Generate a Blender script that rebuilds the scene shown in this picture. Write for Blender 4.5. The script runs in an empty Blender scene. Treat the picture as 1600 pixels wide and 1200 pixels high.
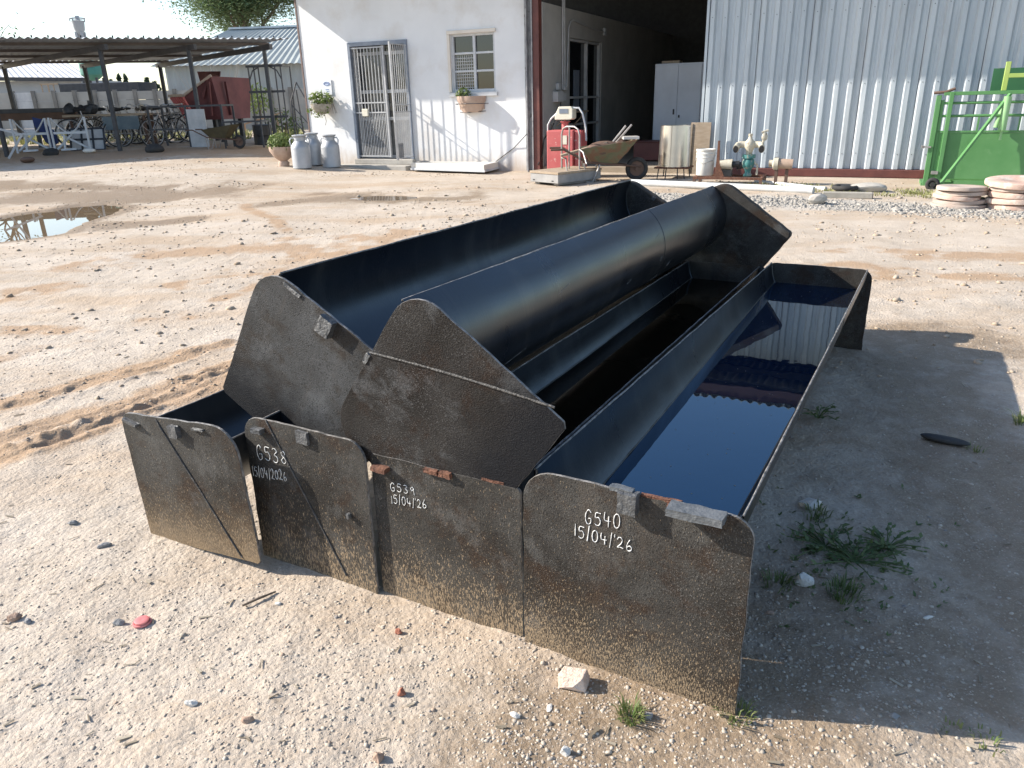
import bpy, bmesh, math, random
import numpy as np
from mathutils import Vector, Matrix
random.seed(7)
rng = np.random.default_rng(11)
C = bpy.context.scene.collection
R = math.radians
# ------------------------------------------------------------------ camera
H = 1.25
CF = 1171.54                      # focal length in photo pixels (1600 wide)
ROWS = [(0.99966182, -0.00923444, -0.02430983), (-0.02600466, -0.35498687, -0.93450954), (0.0, 0.93482568, -0.35510696)]
cam_data = bpy.data.cameras.new('camera')
cam = bpy.data.objects.new('camera', cam_data); C.objects.link(cam)
cam_data.sensor_width = 36; cam_data.lens = CF/1600*36
cam_data.clip_start = 0.05; cam_data.clip_end = 6000
r0, r1, r2 = [Vector(r) for r in ROWS]
mw = Matrix((( r0.x, -r1.x, -r2.x, 0), (r0.y, -r1.y, -r2.y, 0), (r0.z, -r1.z, -r2.z, H), (0, 0, 0, 1)))
cam.matrix_world = mw
bpy.context.scene.camera = cam
# ------------------------------------------------------------------ world, sun, exposure
SUN_EL = R(31); SUN_DIR = R(170.3)      # math angle (from +x) the sun stands at
w = bpy.data.worlds.new('World'); bpy.context.scene.world = w; w.use_nodes = True
nt = w.node_tree; bg = nt.nodes['Background']
sky = nt.nodes.new('ShaderNodeTexSky'); sky.sky_type = 'NISHITA'; sky.sun_disc = False
sky.sun_elevation = SUN_EL; sky.sun_rotation = R(90) - SUN_DIR
sky.air_density = 1.0; sky.dust_density = 0.8; sky.ozone_density = 1.6
nt.links.new(sky.outputs[0], bg.inputs[0]); bg.inputs[1].default_value = 0.125
sd = bpy.data.lights.new('sun', 'SUN'); sd.energy = 4.8; sd.angle = R(0.5); sd.color = (1.0, 0.93, 0.83)
sun = bpy.data.objects.new('sun', sd); C.objects.link(sun)
sv = Vector((math.cos(SUN_DIR)*math.cos(SUN_EL), math.sin(SUN_DIR)*math.cos(SUN_EL), math.sin(SUN_EL)))
sun.rotation_euler = sv.to_track_quat('Z', 'Y').to_euler()
vs = bpy.context.scene.view_settings
vs.view_transform = 'Standard'; vs.look = 'None'; vs.gamma = 1; vs.exposure = 0.98
# ------------------------------------------------------------------ layout helpers
def ray(px, py):
    return r0*((px-800)/CF) + r1*((py-600)/CF) + r2
def ss(t):
    t = np.clip(t, 0, 1); return t*t*(3-2*t)
def terrain(x, y):
    return 0.4*ss((np.asarray(y)-10)/9)*ss((-np.asarray(x)-1)/6)
def G(px, py, dz=0.0):
    """point of the yard seen at photo pixel"""
    d = ray(px, py); z = 0.0
    for _ in range(30):
        t = (z+dz-H)/d.z; x, y = d.x*t, d.y*t
        z = 0.5*z+0.5*float(terrain(x, y))
    return Vector((x, y, z))
def RP(px, py, Y):
    """point at forward distance Y on the sight line"""
    d = ray(px, py); t = Y/d.y
    return Vector((d.x*t, Y, H+d.z*t))
WA = -0.443987571
W0 = Vector((0.43, 14.242, 0))
WX = Vector((math.cos(WA), math.sin(WA), 0)); WY = Vector((-math.sin(WA), math.cos(WA), 0))
def WL(s, y, z=0.0): return W0 + WX*s + WY*y + Vector((0, 0, z))
TA = 1.06123884 - math.pi/2
T0 = Vector((0.462, 1.246, 0))
TX = Vector((math.cos(TA), math.sin(TA), 0)); TY = Vector((-math.sin(TA), math.cos(TA), 0))
def TL(u, v, z=0.0): return T0 + TX*u + TY*v + Vector((0, 0, z))
def plane_hit(px, py, P0, nrm):
    d = ray(px, py); o = Vector((0, 0, H)); t = (P0-o).dot(nrm)/d.dot(nrm); return o+d*t
# ------------------------------------------------------------------ mesh builder
class MB:
    def __init__(s): s.v = []; s.f = []
    def add(s, vs, fs):
        b = len(s.v); s.v += [tuple(v) for v in vs]; s.f += [tuple(b+i for i in f) for f in fs]; return s
    def box(s, x0, x1, y0, y1, z0, z1, M=None):
        vs = [Vector((x, y, z)) for z in (z0, z1) for y in (y0, y1) for x in (x0, x1)]
        if M is not None: vs = [M @ v for v in vs]
        return s.add(vs, [(0,2,3,1),(4,5,7,6),(0,1,5,4),(2,6,7,3),(0,4,6,2),(1,3,7,5)])
    def beam(s, p, q, w, h, up=(0,0,1)):
        p, q = Vector(p), Vector(q); d = (q-p).normalized(); u = Vector(up)
        if abs(d.dot(u)) > .98: u = Vector((1,0,0))
        a = d.cross(u).normalized()*(w/2); b = a.cross(d).normalized()*(h/2)
        vs = [p-a-b, p+a-b, p+a+b, p-a+b, q-a-b, q+a-b, q+a+b, q-a+b]
        return s.add(vs, [(0,1,2,3),(7,6,5,4),(0,4,5,1),(1,5,6,2),(2,6,7,3),(3,7,4,0)])
    def tube(s, pts, r, n=8, closed=False):
        pts = [Vector(p) for p in pts]; m = len(pts); vs = []; ring = []
        rr = r if isinstance(r, (list, tuple)) else [r]*m
        prev = None
        for i, p in enumerate(pts):
            a = pts[i-1] if (i > 0 or closed) else p; b = pts[(i+1) % m] if (i < m-1 or closed) else p
            d = (b-a)
            d = d.normalized() if d.length > 1e-9 else Vector((0,0,1))
            if prev is None:
                u = Vector((0,0,1)) if abs(d.z) < .9 else Vector((1,0,0))
                x = d.cross(u).normalized()
            else:
                x = (prev - d*prev.dot(d))
                x = x.normalized() if x.length > 1e-6 else d.orthogonal().normalized()
            prev = x; y = d.cross(x)
            vs += [p + (x*math.cos(2*math.pi*k/n)+y*math.sin(2*math.pi*k/n))*rr[i] for k in range(n)]
        fs = []
        for i in range(m if closed else m-1):
            j = (i+1) % m
            fs += [(i*n+k, i*n+(k+1) % n, j*n+(k+1) % n, j*n+k) for k in range(n)]
        if not closed: fs += [tuple(range(n))[::-1], tuple((m-1)*n+k for k in range(n))]
        return s.add(vs, fs)
    def lathe(s, prof, n=24, c=(0,0,0), sx=1, sy=1):
        vs = []; m = len(prof)
        for r, z in prof:
            vs += [(c[0]+sx*r*math.cos(2*math.pi*k/n), c[1]+sy*r*math.sin(2*math.pi*k/n), c[2]+z) for k in range(n)]
        fs = [(i*n+k, i*n+(k+1) % n, (i+1)*n+(k+1) % n, (i+1)*n+k) for i in range(m-1) for k in range(n)]
        if prof[0][0] > 1e-5: fs.append(tuple(range(n))[::-1])
        if prof[-1][0] > 1e-5: fs.append(tuple((m-1)*n+k for k in range(n)))
        return s.add(vs, fs)
    def prism(s, poly, y0, y1):
        """poly in (x,z) extruded along y"""
        n = len(poly); vs = [(x, y0, z) for x, z in poly]+[(x, y1, z) for x, z in poly]
        fs = [tuple(range(n)), tuple(range(2*n-1, n-1, -1))]+[(i, n+i, n+(i+1) % n, (i+1) % n) for i in range(n)]
        return s.add(vs, fs)
    def blob(s, c, rx, ry, rz, seed=0, rough=.25, n=2):
        bm = bmesh.new(); bmesh.ops.create_icosphere(bm, subdivisions=n, radius=1)
        rn = random.Random(seed)
        dirs = [(Vector((rn.gauss(0,1), rn.gauss(0,1), rn.gauss(0,1))).normalized(), rn.uniform(-rough, rough)) for _ in range(9)]
        vs = []
        for v in bm.verts:
            k = 1
            for d, a in dirs:
                t = v.co.dot(d)
                if t > 0: k += a*t**3
            vs.append((c[0]+v.co.x*k*rx, c[1]+v.co.y*k*ry, c[2]+v.co.z*k*rz))
        fs = [tuple(x.index for x in f.verts) for f in bm.faces]; bm.free()
        return s.add(vs, fs)
    def build(s, name, mt, parent=None, smooth=None, bevel=0, loc=None, rot=None):
        me = bpy.data.meshes.new(name); me.from_pydata([tuple(v) for v in s.v], [], s.f)
        bm = bmesh.new(); bm.from_mesh(me); bmesh.ops.recalc_face_normals(bm, faces=bm.faces); bm.to_mesh(me); bm.free()
        me.materials.append(mt)
        o = bpy.data.objects.new(name, me); C.objects.link(o)
        if parent is not None: o.parent = parent
        if loc is not None: o.location = loc
        if rot is not None: o.rotation_euler = rot
        if smooth is not None:
            me.shade_smooth(); me.set_sharp_from_angle(angle=R(smooth))
        if bevel:
            b = o.modifiers.new('bevel', 'BEVEL'); b.width = bevel; b.segments = 2; b.limit_method = 'ANGLE'; b.angle_limit = R(40)
        return o
def tag(o, label, cat, group=None, kind=None):
    o['label'] = label; o['category'] = cat
    if group: o['group'] = group
    if kind: o['kind'] = kind
    return o
def thing(name, label, cat, loc=(0,0,0), rz=0, group=None, rot=None):
    o = bpy.data.objects.new(name, None); C.objects.link(o); o.location = loc
    o.rotation_euler = rot if rot is not None else (0, 0, rz); o.empty_display_size = .1
    return tag(o, label, cat, group)
def copy_tree(o, parent=None):
    c = o.copy(); C.objects.link(c)
    if parent is not None: c.parent = parent
    for ch in list(o.children): copy_tree(ch, c)
    return c
# ------------------------------------------------------------------ materials
def mk(name, c1, c2=None, scale=4.0, rough=.6, metal=0.0, bump=0.0, bscale=60.0, detail=6, stretch=(1,1,1), c3=None, scale3=25, mix3=(.55,.7),
       spec=.5, rvar=0.0, coat=0.0, ior=1.5, tint=(1,1,1)):
    m = bpy.data.materials.new(name); m.use_nodes = True; t = m.node_tree; N = t.nodes; L = t.links
    b = N['Principled BSDF']; b.inputs['Roughness'].default_value = rough; b.inputs['Metallic'].default_value = metal
    b.inputs['Specular IOR Level'].default_value = spec; b.inputs['Coat Weight'].default_value = coat; b.inputs['IOR'].default_value = ior; b.inputs['Specular Tint'].default_value = (*tint, 1)
    b.inputs['Base Color'].default_value = (*c1, 1)
    co = N.new('ShaderNodeTexCoord'); mp = N.new('ShaderNodeMapping'); mp.inputs['Scale'].default_value = stretch
    L.new(co.outputs['Object'], mp.inputs[0])
    def noise(sc, d=detail, rg=.6):
        n = N.new('ShaderNodeTexNoise'); n.inputs['Scale'].default_value = sc; n.inputs['Detail'].default_value = d; n.inputs['Roughness'].default_value = rg
        L.new(mp.outputs[0], n.inputs['Vector']); return n
    col = None
    if c2 is not None:
        n = noise(scale); cr = N.new('ShaderNodeValToRGB'); cr.color_ramp.elements[0].position = .35; cr.color_ramp.elements[1].position = .68
        cr.color_ramp.elements[0].color = (*c1, 1); cr.color_ramp.elements[1].color = (*c2, 1)
        L.new(n.outputs['Fac'], cr.inputs[0]); col = cr.outputs[0]
        if rvar:
            mr = N.new('ShaderNodeMapRange'); mr.inputs[3].default_value = rough-rvar; mr.inputs[4].default_value = rough+rvar
            L.new(n.outputs['Fac'], mr.inputs[0]); L.new(mr.outputs[0], b.inputs['Roughness'])
    if c3 is not None:
        n = noise(scale3); mr = N.new('ShaderNodeMapRange'); mr.inputs[1].default_value = mix3[0]; mr.inputs[2].default_value = mix3[1]
        L.new(n.outputs['Fac'], mr.inputs[0]); mx = N.new('ShaderNodeMix'); mx.data_type = 'RGBA'
        L.new(mr.outputs[0], mx.inputs[0]); mx.inputs[7].default_value = (*c3, 1)
        if col is not None: L.new(col, mx.inputs[6])
        else: mx.inputs[6].default_value = (*c1, 1)
        col = mx.outputs[2]
    if col is not None: L.new(col, b.inputs['Base Color'])
    if bump:
        n = noise(bscale, 4); bp = N.new('ShaderNodeBump'); bp.inputs['Strength'].default_value = bump; bp.inputs['Distance'].default_value = .01
        L.new(n.outputs['Fac'], bp.inputs['Height']); L.new(bp.outputs[0], b.inputs['Normal'])
    return m
def leaf_mat(name, c1, c2):
    m = bpy.data.materials.new(name); m.use_nodes = True; t = m.node_tree; N = t.nodes; L = t.links
    b = N['Principled BSDF']; b.inputs['Roughness'].default_value = .55
    g = N.new('ShaderNodeNewGeometry'); mx = N.new('ShaderNodeMix'); mx.data_type = 'RGBA'
    mx.inputs[6].default_value = (*c1, 1); mx.inputs[7].default_value = (*c2, 1)
    L.new(g.outputs['Random Per Island'], mx.inputs[0]); L.new(mx.outputs[2], b.inputs['Base Color'])
    tr = N.new('ShaderNodeBsdfTranslucent'); L.new(mx.outputs[2], tr.inputs[0]); ms = N.new('ShaderNodeMixShader'); ms.inputs[0].default_value = .3
    L.new(b.outputs[0], ms.inputs[1]); L.new(tr.outputs[0], ms.inputs[2]); L.new(ms.outputs[0], N['Material Output'].inputs[0])
    return m
def water_mat(name, base, ior, wob, bs, tint=(1,1,1)):
    m = bpy.data.materials.new(name); m.use_nodes = True; t = m.node_tree; N = t.nodes; L = t.links
    b = N['Principled BSDF']; b.inputs['Base Color'].default_value = (*base, 1); b.inputs['Roughness'].default_value = .01; b.inputs['IOR'].default_value = ior; b.inputs['Specular Tint'].default_value = (*tint, 1)
    n = N.new('ShaderNodeTexNoise'); n.inputs['Scale'].default_value = bs; bp = N.new('ShaderNodeBump'); bp.inputs['Strength'].default_value = wob; bp.inputs['Distance'].default_value = .004
    co = N.new('ShaderNodeTexCoord'); L.new(co.outputs['Object'], n.inputs['Vector'])
    L.new(n.outputs['Fac'], bp.inputs['Height']); L.new(bp.outputs[0], b.inputs['Normal'])
    return m
def plate_mat(name, dusty=True, DF=.16, PL=None, shade_band=False):
    PL = PL or PL0
    """bitumen-painted rough steel plate, mud splashed near its foot (object z)"""
    m = bpy.data.materials.new(name); m.use_nodes = True; t = m.node_tree; N = t.nodes; L = t.links
    b = N['Principled BSDF']; b.inputs['Roughness'].default_value = .5; b.inputs['Specular IOR Level'].default_value = .10
    co = N.new('ShaderNodeTexCoord'); oi = N.new('ShaderNodeObjectInfo')
    of = N.new('ShaderNodeVectorMath'); of.operation = 'SCALE'; of.inputs[0].default_value = (37, 11, 23); L.new(oi.outputs['Random'], of.inputs['Scale'])
    av = N.new('ShaderNodeVectorMath'); av.operation = 'ADD'; L.new(co.outputs['Object'], av.inputs[0]); L.new(of.outputs[0], av.inputs[1])
    def noise(sc, d, stretch=(1,1,1), rg=.65):
        mp = N.new('ShaderNodeMapping'); mp.inputs['Scale'].default_value = stretch; L.new(av.outputs[0], mp.inputs[0])
        n = N.new('ShaderNodeTexNoise'); n.inputs['Scale'].default_value = sc; n.inputs['Detail'].default_value = d; n.inputs['Roughness'].default_value = rg
        L.new(mp.outputs[0], n.inputs['Vector']); return n.outputs['Fac']
    def ramp(x, a, bb, ca, cb):
        cr = N.new('ShaderNodeValToRGB'); cr.color_ramp.elements[0].position = a; cr.color_ramp.elements[1].position = bb
        cr.color_ramp.elements[0].color = (*ca, 1); cr.color_ramp.elements[1].color = (*cb, 1); L.new(x, cr.inputs[0]); return cr.outputs[0]
    def mixc(f, a, bcol):
        mx = N.new('ShaderNodeMix'); mx.data_type = 'RGBA'; L.new(f, mx.inputs[0]); L.new(a, mx.inputs[6])
        if isinstance(bcol, tuple): mx.inputs[7].default_value = (*bcol, 1)
        else: L.new(bcol, mx.inputs[7])
        return mx.outputs[2]
    def mrange(x, a, bb, c=0, d=1):
        mr = N.new('ShaderNodeMapRange'); mr.inputs[1].default_value = a; mr.inputs[2].default_value = bb; mr.inputs[3].default_value = c; mr.inputs[4].default_value = d
        L.new(x, mr.inputs[0]); return mr.outputs[0]
    def math_(op, a, bv):
        n = N.new('ShaderNodeMath'); n.operation = op; L.new(a, n.inputs[0])
        if isinstance(bv, (int, float)): n.inputs[1].default_value = bv
        else: L.new(bv, n.inputs[1])
        return n.outputs[0]
    col = ramp(noise(4, 6), .36, .66, PL[0], PL[1])
    col = mixc(mrange(noise(6.5, 6, (1,1,1.3), .7), .50, .62, 0, .85), col, PL[2])
    col = mixc(mrange(noise(8, 6, (1,1,.7), .72), .54, .70, 0, .7), col, PL[4])
    spk = noise(330, 3, (1, 1, .8), .55)
    col = mixc(math_('MULTIPLY', mrange(spk, .57, .68, 0, .6), mrange(noise(5, 5), .42, .62, .12, 1)), col, PL[3])  # glints painted into the colour as pale specks
    col = mixc(mrange(noise(260, 2, (1, 1, .8), .5), .44, .32, 0, .7), col, (.016,.015,.015))
    scr = noise(3.0, 5, (1, 1, .22), .7)
    col = mixc(mrange(scr, .56, .68, 0, .45), col, (.11,.085,.065))
    if shade_band:
        s2 = N.new('ShaderNodeSeparateXYZ'); L.new(co.outputs['Object'], s2.inputs[0])
        tz = math_('ADD', s2.outputs['Z'], math_('MULTIPLY', math_('SUBTRACT', noise(9, 6), .5), .22))
        col = mixc(mrange(tz, .21, .06, 0, .9), col, (.010,.011,.014))  # shade painted as a dark band along the edge opposite the mouth
    if dusty:
        sx = N.new('ShaderNodeSeparateXYZ'); L.new(co.outputs['Object'], sx.inputs[0])
        wob = math_('MULTIPLY', math_('SUBTRACT', noise(3.2, 4), .5), .26)
        zz = math_('ADD', sx.outputs['Z'], wob)
        foot = mrange(zz, .0, .27, 1, 0)
        stk = noise(360, 5, (1, 1, .30), .65)
        dust = mrange(math_('SUBTRACT', stk, math_('MULTIPLY', math_('POWER', foot, 1.2), .165)), .375, .305, 0, .9)
        col = mixc(dust, col, (.36,.27,.175))
        col = mixc(math_('MULTIPLY', math_('POWER', foot, 2.0), DF), col, (.25,.18,.11))
    L.new(col, b.inputs['Base Color'])
    L.new(mrange(noise(14, 4), .3, .7, .42, .62), b.inputs['Roughness'])
    bp = N.new('ShaderNodeBump'); bp.inputs['Strength'].default_value = .9; bp.inputs['Distance'].default_value = .0042
    hh = math_('ADD', noise(330, 4, (1,1,.8)), math_('MULTIPLY', noise(95, 3), .25))
    L.new(hh, bp.inputs['Height']); L.new(bp.outputs[0], b.inputs['Normal'])
    return m
PL0 = [(0.0306, 0.0272, 0.0238), (0.0748, 0.0714, 0.0654), (0.0425, 0.0272, 0.0187), (0.238, 0.2295, 0.2125), (0.1232, 0.1215, 0.1156)]
PLU = [(0.036, 0.0353, 0.0346), (0.0828, 0.085, 0.0871), (0.0374, 0.0302, 0.0245), (0.216, 0.216, 0.216), (0.1296, 0.1339, 0.1382)]
PLB = [(0.0172, 0.0145, 0.0125), (0.0436, 0.0403, 0.0376), (0.0277, 0.0172, 0.0119), (0.1848, 0.1815, 0.1782), (0.1122, 0.1148, 0.1175)]
M = {}
M['plate'] = plate_mat('bitumen_plate_muddy', True)
M['plate_tan'] = plate_mat('bitumen_plate_sandy', True, .75)
M['plate_clean'] = plate_mat('bitumen_plate', False, PL=PL0)
M['plate_grey'] = plate_mat('bitumen_plate_greyed', False, PL=PLU, shade_band=True)
M['plate_brown'] = plate_mat('bitumen_plate_browned', False, PL=PLB, shade_band=True)
M['channel'] = mk('black_bitumen_paint', (.005,.006,.009), (.012,.013,.015), 1.3, .31, 0, .06, 50, stretch=(1,4.5,1), c3=(.045,.042,.038), scale3=2.2, mix3=(.54,.80), rvar=.13, ior=1.7, tint=(.80,.91,1))
M['lip'] = mk('worn_edge', (.07,.068,.065), (.32,.30,.28), 45, .5, 0, .5, 90)
M['scum'] = mk('dry_scum', (.10,.09,.07), (.20,.17,.13), 60, .9)
M['rust'] = mk('rust', (.085,.035,.022), (.19,.085,.05), 40, .85, 0, .8, 90)
M['weld'] = mk('weld_bead', (.03,.028,.027), (.09,.085,.08), 60, .5, 0, .8, 120)
M['lug'] = mk('lug_steel', (.06,.062,.064), (.12,.122,.124), 50, .5, 0, .7, 90)
M['lugbar'] = mk('lug_bar', (.085,.093,.10), (.15,.158,.165), 40, .5, .1, .4, 90)
M['chalk'] = mk('white_paint_pen', (.82,.82,.80), (.66,.66,.64), 60, .85)
M['twater'] = water_mat('dark_trough_water', (.002,.010,.030), 2.2, .07, 7, (.30,.68,1))
M['bwater'] = water_mat('brown_trough_water', (.010,.007,.004), 1.4, .05, 6)
M['puddle'] = water_mat('puddle_water', (.20,.145,.09), 1.5, .02, 3)
def wall_white():
    m = mk('white_limewash', (.78,.79,.80), (.70,.71,.72), 1.1, .85, 0, .18, 30, c3=(.60,.57,.53), scale3=1.3, mix3=(.50,.80)); t = m.node_tree; N = t.nodes; L = t.links
    b = N['Principled BSDF']; src = b.inputs['Base Color'].links[0].from_socket
    co = N.new('ShaderNodeTexCoord'); sx = N.new('ShaderNodeSeparateXYZ'); L.new(co.outputs['Object'], sx.inputs[0])
    mp = N.new('ShaderNodeMapping'); mp.inputs['Scale'].default_value = (6, 6, 2.2); L.new(co.outputs['Object'], mp.inputs[0])
    n = N.new('ShaderNodeTexNoise'); n.inputs['Scale'].default_value = 1.6; n.inputs['Detail'].default_value = 7; n.inputs['Roughness'].default_value = .7; L.new(mp.outputs[0], n.inputs['Vector'])
    ad = N.new('ShaderNodeMath'); ad.operation = 'MULTIPLY_ADD'; L.new(n.outputs['Fac'], ad.inputs[0]); ad.inputs[1].default_value = -.55; L.new(sx.outputs['Z'], ad.inputs[2])
    mr = N.new('ShaderNodeMapRange'); mr.inputs[1].default_value = .14; mr.inputs[2].default_value = -.25; mr.inputs[3].default_value = 0; mr.inputs[4].default_value = .8; L.new(ad.outputs[0], mr.inputs[0])
    mx = N.new('ShaderNodeMix'); mx.data_type = 'RGBA'; L.new(mr.outputs[0], mx.inputs[0]); L.new(src, mx.inputs[6]); mx.inputs[7].default_value = (.46,.37,.28,1)
    L.new(mx.outputs[2], b.inputs['Base Color']); return m
M['white'] = wall_white()
M['fascia'] = mk('dark_maroon_fascia', (.045,.018,.017), (.065,.026,.023), 4, .6)
M['galv'] = mk('galvanised_sheet', (.42,.47,.51), (.57,.61,.635), 1.6, .45, .2, .05, 15, stretch=(1,1,.15), c3=(.33,.36,.385), scale3=3.5, mix3=(.52,.74), rvar=.1)
M['galv_old'] = mk('weathered_sheet', (.33,.35,.35), (.46,.48,.47), 1.2, .6, .3, 0, stretch=(1,1,.3))
M['purlin'] = mk('carport_purlin', (.085,.072,.066), (.125,.108,.10), 3, .7)
M['maroon'] = mk('maroon_oxide_paint', (.10,.032,.027), (.15,.048,.038), 5, .6, 0, .2, 40)
M['dark_steel'] = mk('dark_steel', (.03,.034,.042), (.06,.062,.068), 6, .55, .2, .15, 40)
M['grey_paint'] = mk('grey_gate_paint', (.16,.19,.24), (.24,.27,.32), 8, .5, .1)
M['lgrey_paint'] = mk('pale_grey_paint', (.38,.39,.40), (.5,.5,.5), 6, .6)
M['plaster'] = mk('bare_plaster', (.34,.33,.315), (.43,.42,.40), 2, .9, 0, .25, 25)
M['concrete'] = mk('concrete', (.34,.32,.29), (.44,.42,.38), 6, .9, 0, .3, 40)
M['precast'] = mk('precast_concrete', (.34,.335,.315), (.44,.43,.40), 1.5, .9, 0, .2, 20)
M['glass'] = mk('window_glass', (.012,.014,.018), None, rough=.03, spec=.8)
M['glass_grey'] = mk('door_glass', (.015,.018,.022), (.15,.16,.165), 3, .15, spec=.7)
M['black'] = mk('black_paint', (.012,.013,.016), (.03,.03,.032), 9, .5)
M['floor'] = mk('workshop_floor', (.28,.23,.17), (.38,.32,.25), 3, .9, 0, .3, 30)
M['red'] = mk('faded_red_paint', (.45,.09,.09), (.52,.13,.125), 5, .5, c3=(.62,.5,.45), scale3=14, mix3=(.62,.68))
M['skip_red'] = mk('skip_red', (.085,.022,.027), (.13,.038,.040), 3, .7, c3=(.10,.03,.03), scale3=2)
M['cream'] = mk('cream_plastic', (.62,.58,.47), (.7,.66,.55), 6, .5)
M['scale_grey'] = mk('worn_grey_steel', (.24,.235,.23), (.33,.32,.31), 5, .7)
M['tube'] = mk('bare_tube', (.30,.28,.27), (.42,.40,.38), 12, .4, .5)
M['wood'] = mk('old_timber', (.30,.23,.16), (.40,.32,.24), 6, .85, 0, .4, 40, stretch=(1,4,4))
M['olive'] = mk('green_barrow_paint', (.085,.095,.045), (.14,.125,.07), 8, .65, c3=(.15,.075,.04), scale3=9, mix3=(.46,.58))
M['rubber'] = mk('rubber', (.022,.022,.023), (.05,.047,.044), 10, .85)
M['stainless'] = mk('stainless', (.55,.52,.48), (.66,.62,.57), 3, .28, .95, .05, 8)
M['bucket'] = mk('white_bucket', (.70,.69,.65), (.60,.58,.53), 6, .5)
M['cabinet'] = mk('cabinet_white', (.60,.64,.70), (.52,.55,.6), 2, .5)
M['teal'] = mk('teal_pump_paint', (.03,.15,.15), (.06,.22,.205), 12, .6, c3=(.26,.27,.23), scale3=16, mix3=(.5,.62))
M['cream_iron'] = mk('cream_valve_paint', (.42,.385,.30), (.54,.50,.41), 10, .6, c3=(.22,.15,.09), scale3=11, mix3=(.55,.7))
M['green'] = mk('green_crush_paint', (.075,.215,.07), (.10,.25,.09), 3, .5, c3=(.13,.27,.12), scale3=8, mix3=(.6,.8), rvar=.06)
M['green_yel'] = mk('yellow_green_paint', (.30,.42,.09), (.36,.46,.14), 5, .5)
M['pink'] = mk('pink_disc', (.45,.30,.24), (.54,.42,.35), 6, .85, 0, .4, 30, c3=(.62,.58,.5), scale3=9)
M['pink_grey'] = mk('grey_pink_disc', (.36,.28,.235), (.46,.39,.34), 6, .85, 0, .4, 30, c3=(.36,.32,.28), scale3=9)
M['alu'] = mk('dull_aluminium', (.38,.40,.425), (.50,.51,.53), 3, .5, .35, .1, 20)
M['clay'] = mk('clay_pot', (.40,.28,.22), (.50,.38,.30), 6, .85, 0, .2, 30)
M['panel'] = mk('cream_sheet_panel', (.62,.59,.53), (.70,.67,.62), 3, .6)
M['pvc'] = mk('grey_white_pipe', (.50,.51,.51), (.60,.61,.60), 5, .5)
M['tarp'] = mk('dark_plastic', (.06,.06,.065), (.13,.13,.135), 8, .5)
M['blue'] = mk('blue_cloth', (.015,.03,.11), (.03,.05,.15), 6, .8)
M['white_steel'] = mk('white_painted_steel', (.48,.5,.52), (.60,.61,.62), 6, .6)
M['brown_steel'] = mk('brown_steel', (.09,.055,.04), (.15,.09,.065), 3, .8)
M['green_tank'] = mk('green_tank', (.03,.16,.13), (.05,.2,.16), 2, .5)
M['brick'] = mk('pink_brick_piece', (.58,.43,.34), (.68,.58,.50), 25, .95, 0, .6, 80)
M['redstone'] = mk('red_brick_bit', (.30,.10,.06), (.40,.17,.11), 40, .95, 0, .6, 120)
M['greystone'] = mk('grey_stone', (.22,.22,.22), (.34,.33,.32), 30, .95, 0, .6, 120)
M['whitestone'] = mk('pale_stone', (.55,.53,.49), (.68,.66,.62), 30, .95, 0, .6, 120)
M['brownstone'] = mk('brown_stone', (.30,.20,.15), (.40,.29,.22), 30, .95, 0, .6, 120)
M['pinkplastic'] = mk('red_plastic', (.62,.16,.16), (.66,.26,.24), 12, .5)
M['shedroof'] = mk('shed_roof', (.30,.33,.32), (.40,.43,.41), .6, .65, .2)
M['farroof'] = mk('far_roof', (.50,.50,.50), (.62,.61,.60), .4, .6, .2, c3=(.4,.3,.25), scale3=.8, mix3=(.6,.7))
M['farwall'] = mk('far_wall', (.30,.33,.36), (.38,.40,.42), .5, .9)
M['roof_under'] = mk('carport_sheet', (.30,.33,.37), (.40,.43,.46), 1, .6, .1)
M['bark'] = mk('bark', (.10,.075,.055), (.17,.13,.10), 8, .9, 0, .5, 30)
M['leaf_tree'] = leaf_mat('acacia_leaf', (.08,.13,.055), (.15,.21,.09))
M['leaf_cyp'] = leaf_mat('cypress_leaf', (.03,.05,.03), (.05,.08,.045))
M['leaf_pot'] = leaf_mat('pot_leaf', (.09,.15,.03), (.22,.27,.08))
M['leaf_weed'] = leaf_mat('weed_leaf', (.07,.12,.035), (.15,.19,.07))
M['grass'] = leaf_mat('grass_blade', (.09,.15,.04), (.24,.25,.10))
M['drygrass'] = leaf_mat('pale_grass', (.20,.22,.07), (.34,.33,.15))
# ------------------------------------------------------------------ ground
def vnoise(x, y, f, seed):
    x = x*f+seed*17.31; y = y*f+seed*9.77
    xi = np.floor(x); yi = np.floor(y); fx = x-xi; fy = y-yi
    fx = fx*fx*(3-2*fx); fy = fy*fy*(3-2*fy)
    def h(a, b):
        s = np.sin(a*127.1+b*311.7+seed*74.7)*43758.5453
        return s-np.floor(s)
    return (h(xi,yi)*(1-fx)+h(xi+1,yi)*fx)*(1-fy)+(h(xi,yi+1)*(1-fx)+h(xi+1,yi+1)*fx)*fy-.5
def pxline(pts): return [(g.x, g.y) for g in (G(*p) for p in pts)]
def dline(x, y, pl, wq=0):
    if wq:
        x, y = x+wq*(1.6*vnoise(x, y, .9, 61)+.8*vnoise(x, y, 2.6, 62)+.35*vnoise(x, y, 8, 63)), y+wq*(1.6*vnoise(x, y, .9, 64)+.8*vnoise(x, y, 2.6, 65)+.35*vnoise(x, y, 8, 66))
    d = np.full(x.shape, 1e9)
    for (ax, ay), (bx, by) in zip(pl[:-1], pl[1:]):
        vx, vy = bx-ax, by-ay; t = np.clip(((x-ax)*vx+(y-ay)*vy)/(vx*vx+vy*vy), 0, 1)
        d = np.minimum(d, np.hypot(x-ax-t*vx, y-ay-t*vy))
    return d
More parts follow.
